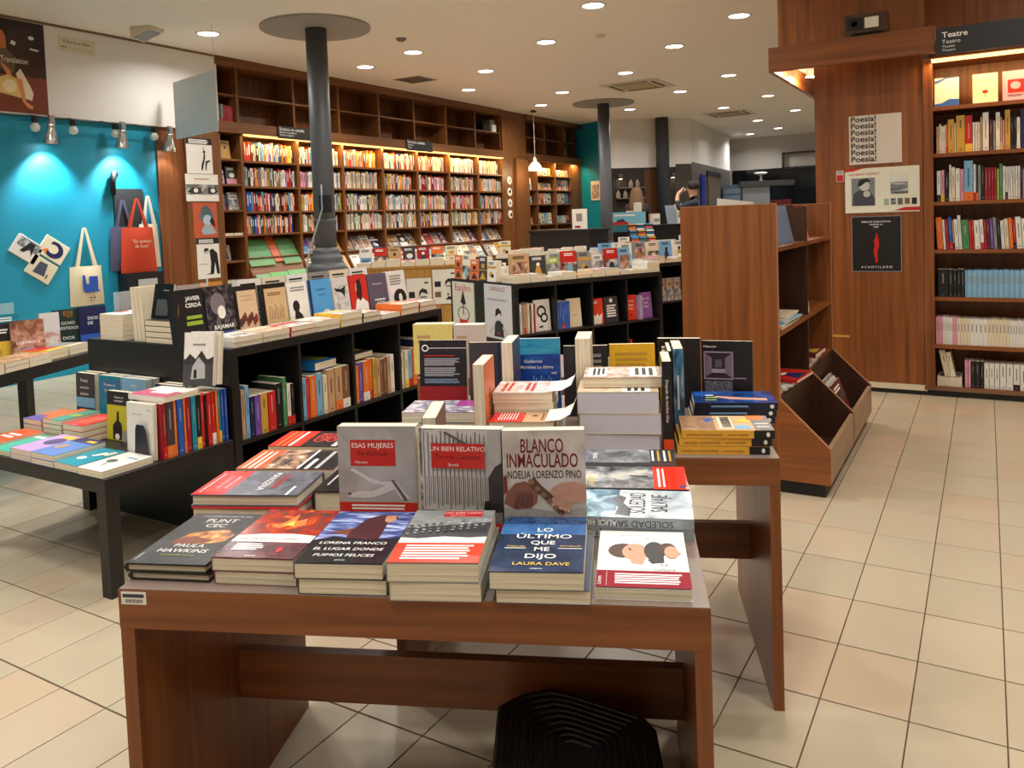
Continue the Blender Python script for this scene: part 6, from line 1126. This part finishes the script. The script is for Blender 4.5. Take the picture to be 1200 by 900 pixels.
# lift door and blue poster on the grey wall
dE = (E_-C_).normalized(); nE = Vector((dE.y,-dE.x,0))
a = C_+dE*1.5+nE*.01; struct(MB().prism([a,a+dE*1.3,a+dE*1.3+nE*.03,a+nE*.03],(0,0,2.0),plain((110,92,80),.35)).build('door_1')); a = C_+dE*1.45+nE*.005; struct(MB().prism([a+UP*2.0,a+dE*1.5+UP*2.0,a+dE*1.5+nE*.04+UP*2.0,a+nE*.04+UP*2.0],(0,0,.12),plain((40,40,42),.4)).build('trim_10'))
a = C_+dE*.75+nE*.02; tag(MB().prism([a+UP*1.4,a+dE*.4+UP*1.4,a+dE*.4+UP*2.02,a+UP*2.02],tuple(nE*.02),plain((30,50,150),.3)).build('wall_poster'),'blue poster on the grey rear wall','poster')
# far printer table silhouette and white boxes behind the wooden bookcase
p = at(870,238,1.2)
t = thing('far_kiosk','grey and red kiosk shelf with white lamp far behind the wooden bookcase','kiosk',(-4.45,17.2,0),R(20))
MB().box((0,0,0),(.55,.5,1.75),plain((128,132,136),.5)).build('cabinet',t); MB().box((-.05,-.05,1.75),(1.05,.5,1.86),plain((60,62,66),.4)).build('shelf',t); MB().box((.56,.0,0),(.98,.5,1.45),pc('maroon')).build('red_side',t); MB().lathe([(.05,1.86),(.02,1.9),(.02,1.98),(.14,2.02),(.12,2.05)],(.4,.2,0),PAPER,14).build('lamp',t)
t = thing('blue_cabinet','pale blue drawer cabinet beside the lift','cabinet',(-5.27,18.6,0),0)
MB().box((0,0,0),(.5,.4,1.85),plain((110,140,170),.5)).build('body',t)
for k in range(5): MB().box((.04,-.012,1.0+.16*k),(.46,0,1.12+.16*k),plain((150,170,190),.5)).build('drawer',t)
t = thing('white_printer','white boxy printer seen over the wooden bookcase','printer',(-2.78,9.55,0),R(15))
MB().box((-.1,-.1,0),(.6,.5,1.16),CB).build('stand',t); MB().prism([(0,0,1.16),(.42,0,1.16),(.42,0,1.34),(.0,0,1.40)],(0,.35,0),plain((206,202,190),.5)).build('body',t); MB().box((.05,-.004,1.2),(.36,0,1.27),INK).build('slot',t)
# papers lying on top of the wooden bookcase
for k, (x, y, c) in enumerate([(-1.12,3.75,'white'),(-1.08,4.15,'white'),(-1.02,4.3,'pink')]):
    m = MB().bev((0,0,0),(.16,.22,.016),pc(c),.002); o = m.build('paper_bundle'); o.location = (-1.19,[3.62,3.9,4.28][k],1.0755); tag(o,'%s paper bundle on the rear top shelf of the low wooden bookcase'%['nearest','middle','far'][k],'paper')
# ================================================================== STOOL
SP = [(.600,.262),(.640,.305),(.689,.326),(.73,.318),(.80,.288),(.885,.25),(.905,.215),(.914,.11),(.905,-.02),(.875,-.07),(.82,-.085),(.69,-.08),(.640,-.045),(.622,.05)]
sc = (.765,.12); t = thing('step_stool','black ribbed plastic step stool tucked under the nearest table','stool',T(sc[0],sc[1],-Z0),TA)
BP = plain((15,15,17),.5)
def sring(k, z): return [((x-sc[0])*k,(y-sc[1])*k,z) for x, y in SP]
n = len(SP); m = MB(); P = sring(1.1,0)+sring(1.09,.02)+sring(1.0,.285)+sring(.985,.298)+sring(.95,.304)
m.add(P,[(n*k+n-1-i,n*k+(n-i)%n if i else n*k,n*k+n+((n-i)%n),n*k+n+n-1-i) for k in range(4) for i in range(n)],BP); m.add(sring(.95,.304),[tuple(range(n-1,-1,-1))],BP); m.build('body',t)
for k in range(9):
    a_, b_ = .90-.085*k, .865-.085*k; m = MB(); m.add(sring(a_,.3045)+sring(a_-.008,.3075)+sring(b_+.008,.3075)+sring(b_,.3045),[(n*j+i,n*j+(i+1)%n,n*j+n+(i+1)%n,n*j+n+i) for j in range(3) for i in range(n)],plain((26,26,29),.38)); m.build('ridge',t)

# ================================================================== PEOPLE
SKIN = plain((206,154,126),.5)
def person(name, label, loc, rot, joints, edges, mats, hair, hmat, face=True):
    """joints: name -> (point, radius); one continuous skinned body, materials by region"""
    me = bpy.data.meshes.new('figure'); names = list(joints); me.from_pydata([joints[n][0] for n in names],[(names.index(a),names.index(b)) for a, b in edges],[])
    o = bpy.data.objects.new('figure',me); COL.objects.link(o); md = o.modifiers.new('skin','SKIN'); md.use_smooth_shade = True
    for i, n in enumerate(names): me.skin_vertices[0].data[i].radius = (joints[n][1],)*2 if not isinstance(joints[n][1],tuple) else joints[n][1]
    me.skin_vertices[0].data[0].use_root = True
    sb = o.modifiers.new('sub','SUBSURF'); sb.levels = sb.render_levels = 2
    dg = bpy.context.evaluated_depsgraph_get(); ev = bpy.data.meshes.new_from_object(o.evaluated_get(dg)); bpy.data.objects.remove(o)
    for m_ in (SKIN,)+mats: ev.materials.append(m_)
    for p in ev.polygons:
        c = p.center; best = min(names, key=lambda n: (Vector(joints[n][0])-c).length); p.material_index = joints[best][2]; p.use_smooth = True
    t = thing(name,label,'person',loc,rot); b = bpy.data.objects.new('body',ev); COL.objects.link(b); b.parent = t
    hd = Vector(joints['head'][0]); 
    h = MB(); hair(h,hd,hmat); h.build('hair',t,True)
    if face:
        f = MB(); 
        for s in (-1,1): f.lathe([(0,-.008),(.009,-.004),(.009,.004),(0,.008)],hd+Vector((s*.032,-.098,.005)),INK,8)
        f.prism([hd+Vector((-.012,-.095,-.03)),hd+Vector((.012,-.095,-.03)),hd+Vector((0,-.095,.01))],(0,-.022,0),SKIN); f.box(hd+Vector((-.025,-.099,-.058)),hd+Vector((.025,-.09,-.05)),plain((160,80,76),.5)); f.build('face',t)
    return t
def figure(arms):
    J = dict(pelvis=((0,0,.95),(.16,.12),2),waist=((0,0,1.10),(.15,.11),1),chest=((0,0,1.30),(.18,.13),1),neckb=((0,0,1.43),(.09,.08),1),neck=((0,-.005,1.50),(.055,.055),0),head=((0,-.02,1.62),(.085,.10),0),crown=((0,-.01,1.71),(.07,.08),0),
        hipL=((-.09,0,.88),.1,2),kneeL=((-.1,-.01,.5),.065,2),ankL=((-.1,.01,.09),.045,2),toeL=((-.11,-.14,.04),.035,2),hipR=((.09,0,.88),.1,2),kneeR=((.1,-.01,.5),.065,2),ankR=((.1,.01,.09),.045,2),toeR=((.11,-.14,.04),.035,2))
    E = [('pelvis','waist'),('waist','chest'),('chest','neckb'),('neckb','neck'),('neck','head'),('head','crown'),('pelvis','hipL'),('hipL','kneeL'),('kneeL','ankL'),('ankL','toeL'),('pelvis','hipR'),('hipR','kneeR'),('kneeR','ankR'),('ankR','toeR')]
    for s, (el, wr, hn) in zip('LR',arms):
        q = -1 if s == 'L' else 1
        J['sh'+s] = ((q*.18,0,1.39),.065,1); J['el'+s] = (el,.045,1); J['wr'+s] = (wr,.03,0); J['pm'+s] = (hn,(.04,.02),0); E += [('chest','sh'+s),('sh'+s,'el'+s),('el'+s,'wr'+s),('wr'+s,'pm'+s)]
        d = (Vector(hn)-Vector(wr)).normalized(); side = d.cross(Vector((0,1,.2))).normalized()
        for k in range(4): J['f%d%s'%(k,s)] = (tuple(Vector(hn)+d*(.045+.03*(1-abs(k-1.4)*.25))+side*(.02*(k-1.5))),.009,0); E.append(('pm'+s,'f%d%s'%(k,s)))
        J['th'+s] = (tuple(Vector(wr)+d*.05+side*.05),.010,0); E.append(('wr'+s,'th'+s))
    return J, E
def short_hair(h, c, m): h.lathe([(.092,.0),(.1,.04),(.092,.09),(.06,.125),(0,.135)],c+Vector((0,.022,-.01)),m,16)
def long_hair(h, c, m): h.lathe([(.13,-.34),(.15,-.25),(.135,-.12),(.115,.0),(.1,.07),(.06,.12),(0,.13)],c+Vector((0,.045,0)),m,18)
def on_ray(px, py, Y): d = ray(px, py); k = Y/d.y; return Vector((d.x*k, Y, 0))
J, E = figure([((-.26,-.24,1.30),(-.12,-.26,1.50),(-.07,-.19,1.57)),((.26,-.24,1.32),(.13,-.26,1.52),(.08,-.19,1.59))])
person('person','person in navy shirt raising both hands to the head behind the wooden bookcase',on_ray(813,235,12.4),R(-72),J,E,(plain((32,38,58),.8),plain((40,40,46),.8)),short_hair,plain((30,24,22),.7))
J, E = figure([((-.24,-.1,1.12),(-.18,-.26,1.05),(-.14,-.34,1.06)),((.24,-.1,1.12),(.18,-.26,1.05),(.14,-.34,1.06))])
person('person','person with long brown hair and dark clothes behind the sales counter',on_ray(746,240,14.1),R(205),J,E,(plain((52,48,50),.8),plain((40,40,46),.8)),long_hair,plain((122,92,64),.7))

# cream block and red book on the farthest mahogany table
t3 = [('cream',.055,.0,.16,.2,.06,'fat cream and yellow volume standing on the farthest mahogany table'),('white',.22,.0,.12,.195,.06,'pale grey volume beside the fat cream one on the farthest table')]
for c, du, dv, w, h, t_, lb in t3: book(stand(T(du-.035,1.86+dv,0), TA, w, h, t_), w, h, t_, plain((226,206,120) if c == 'cream' else (206,190,180), .4), lb, [('l',.1,.6,.5,.8,2,pc('tan'))], group='books on the farthest mahogany table')
book(lie(T(.36,1.82,0), TA, .15, .2, .03, 'N'), .15, .2, .03, 'red', 'red book lying at the right of the farthest mahogany table', [('r',.2,.2,.8,.7,pc('grey'))], group='books on the farthest mahogany table')
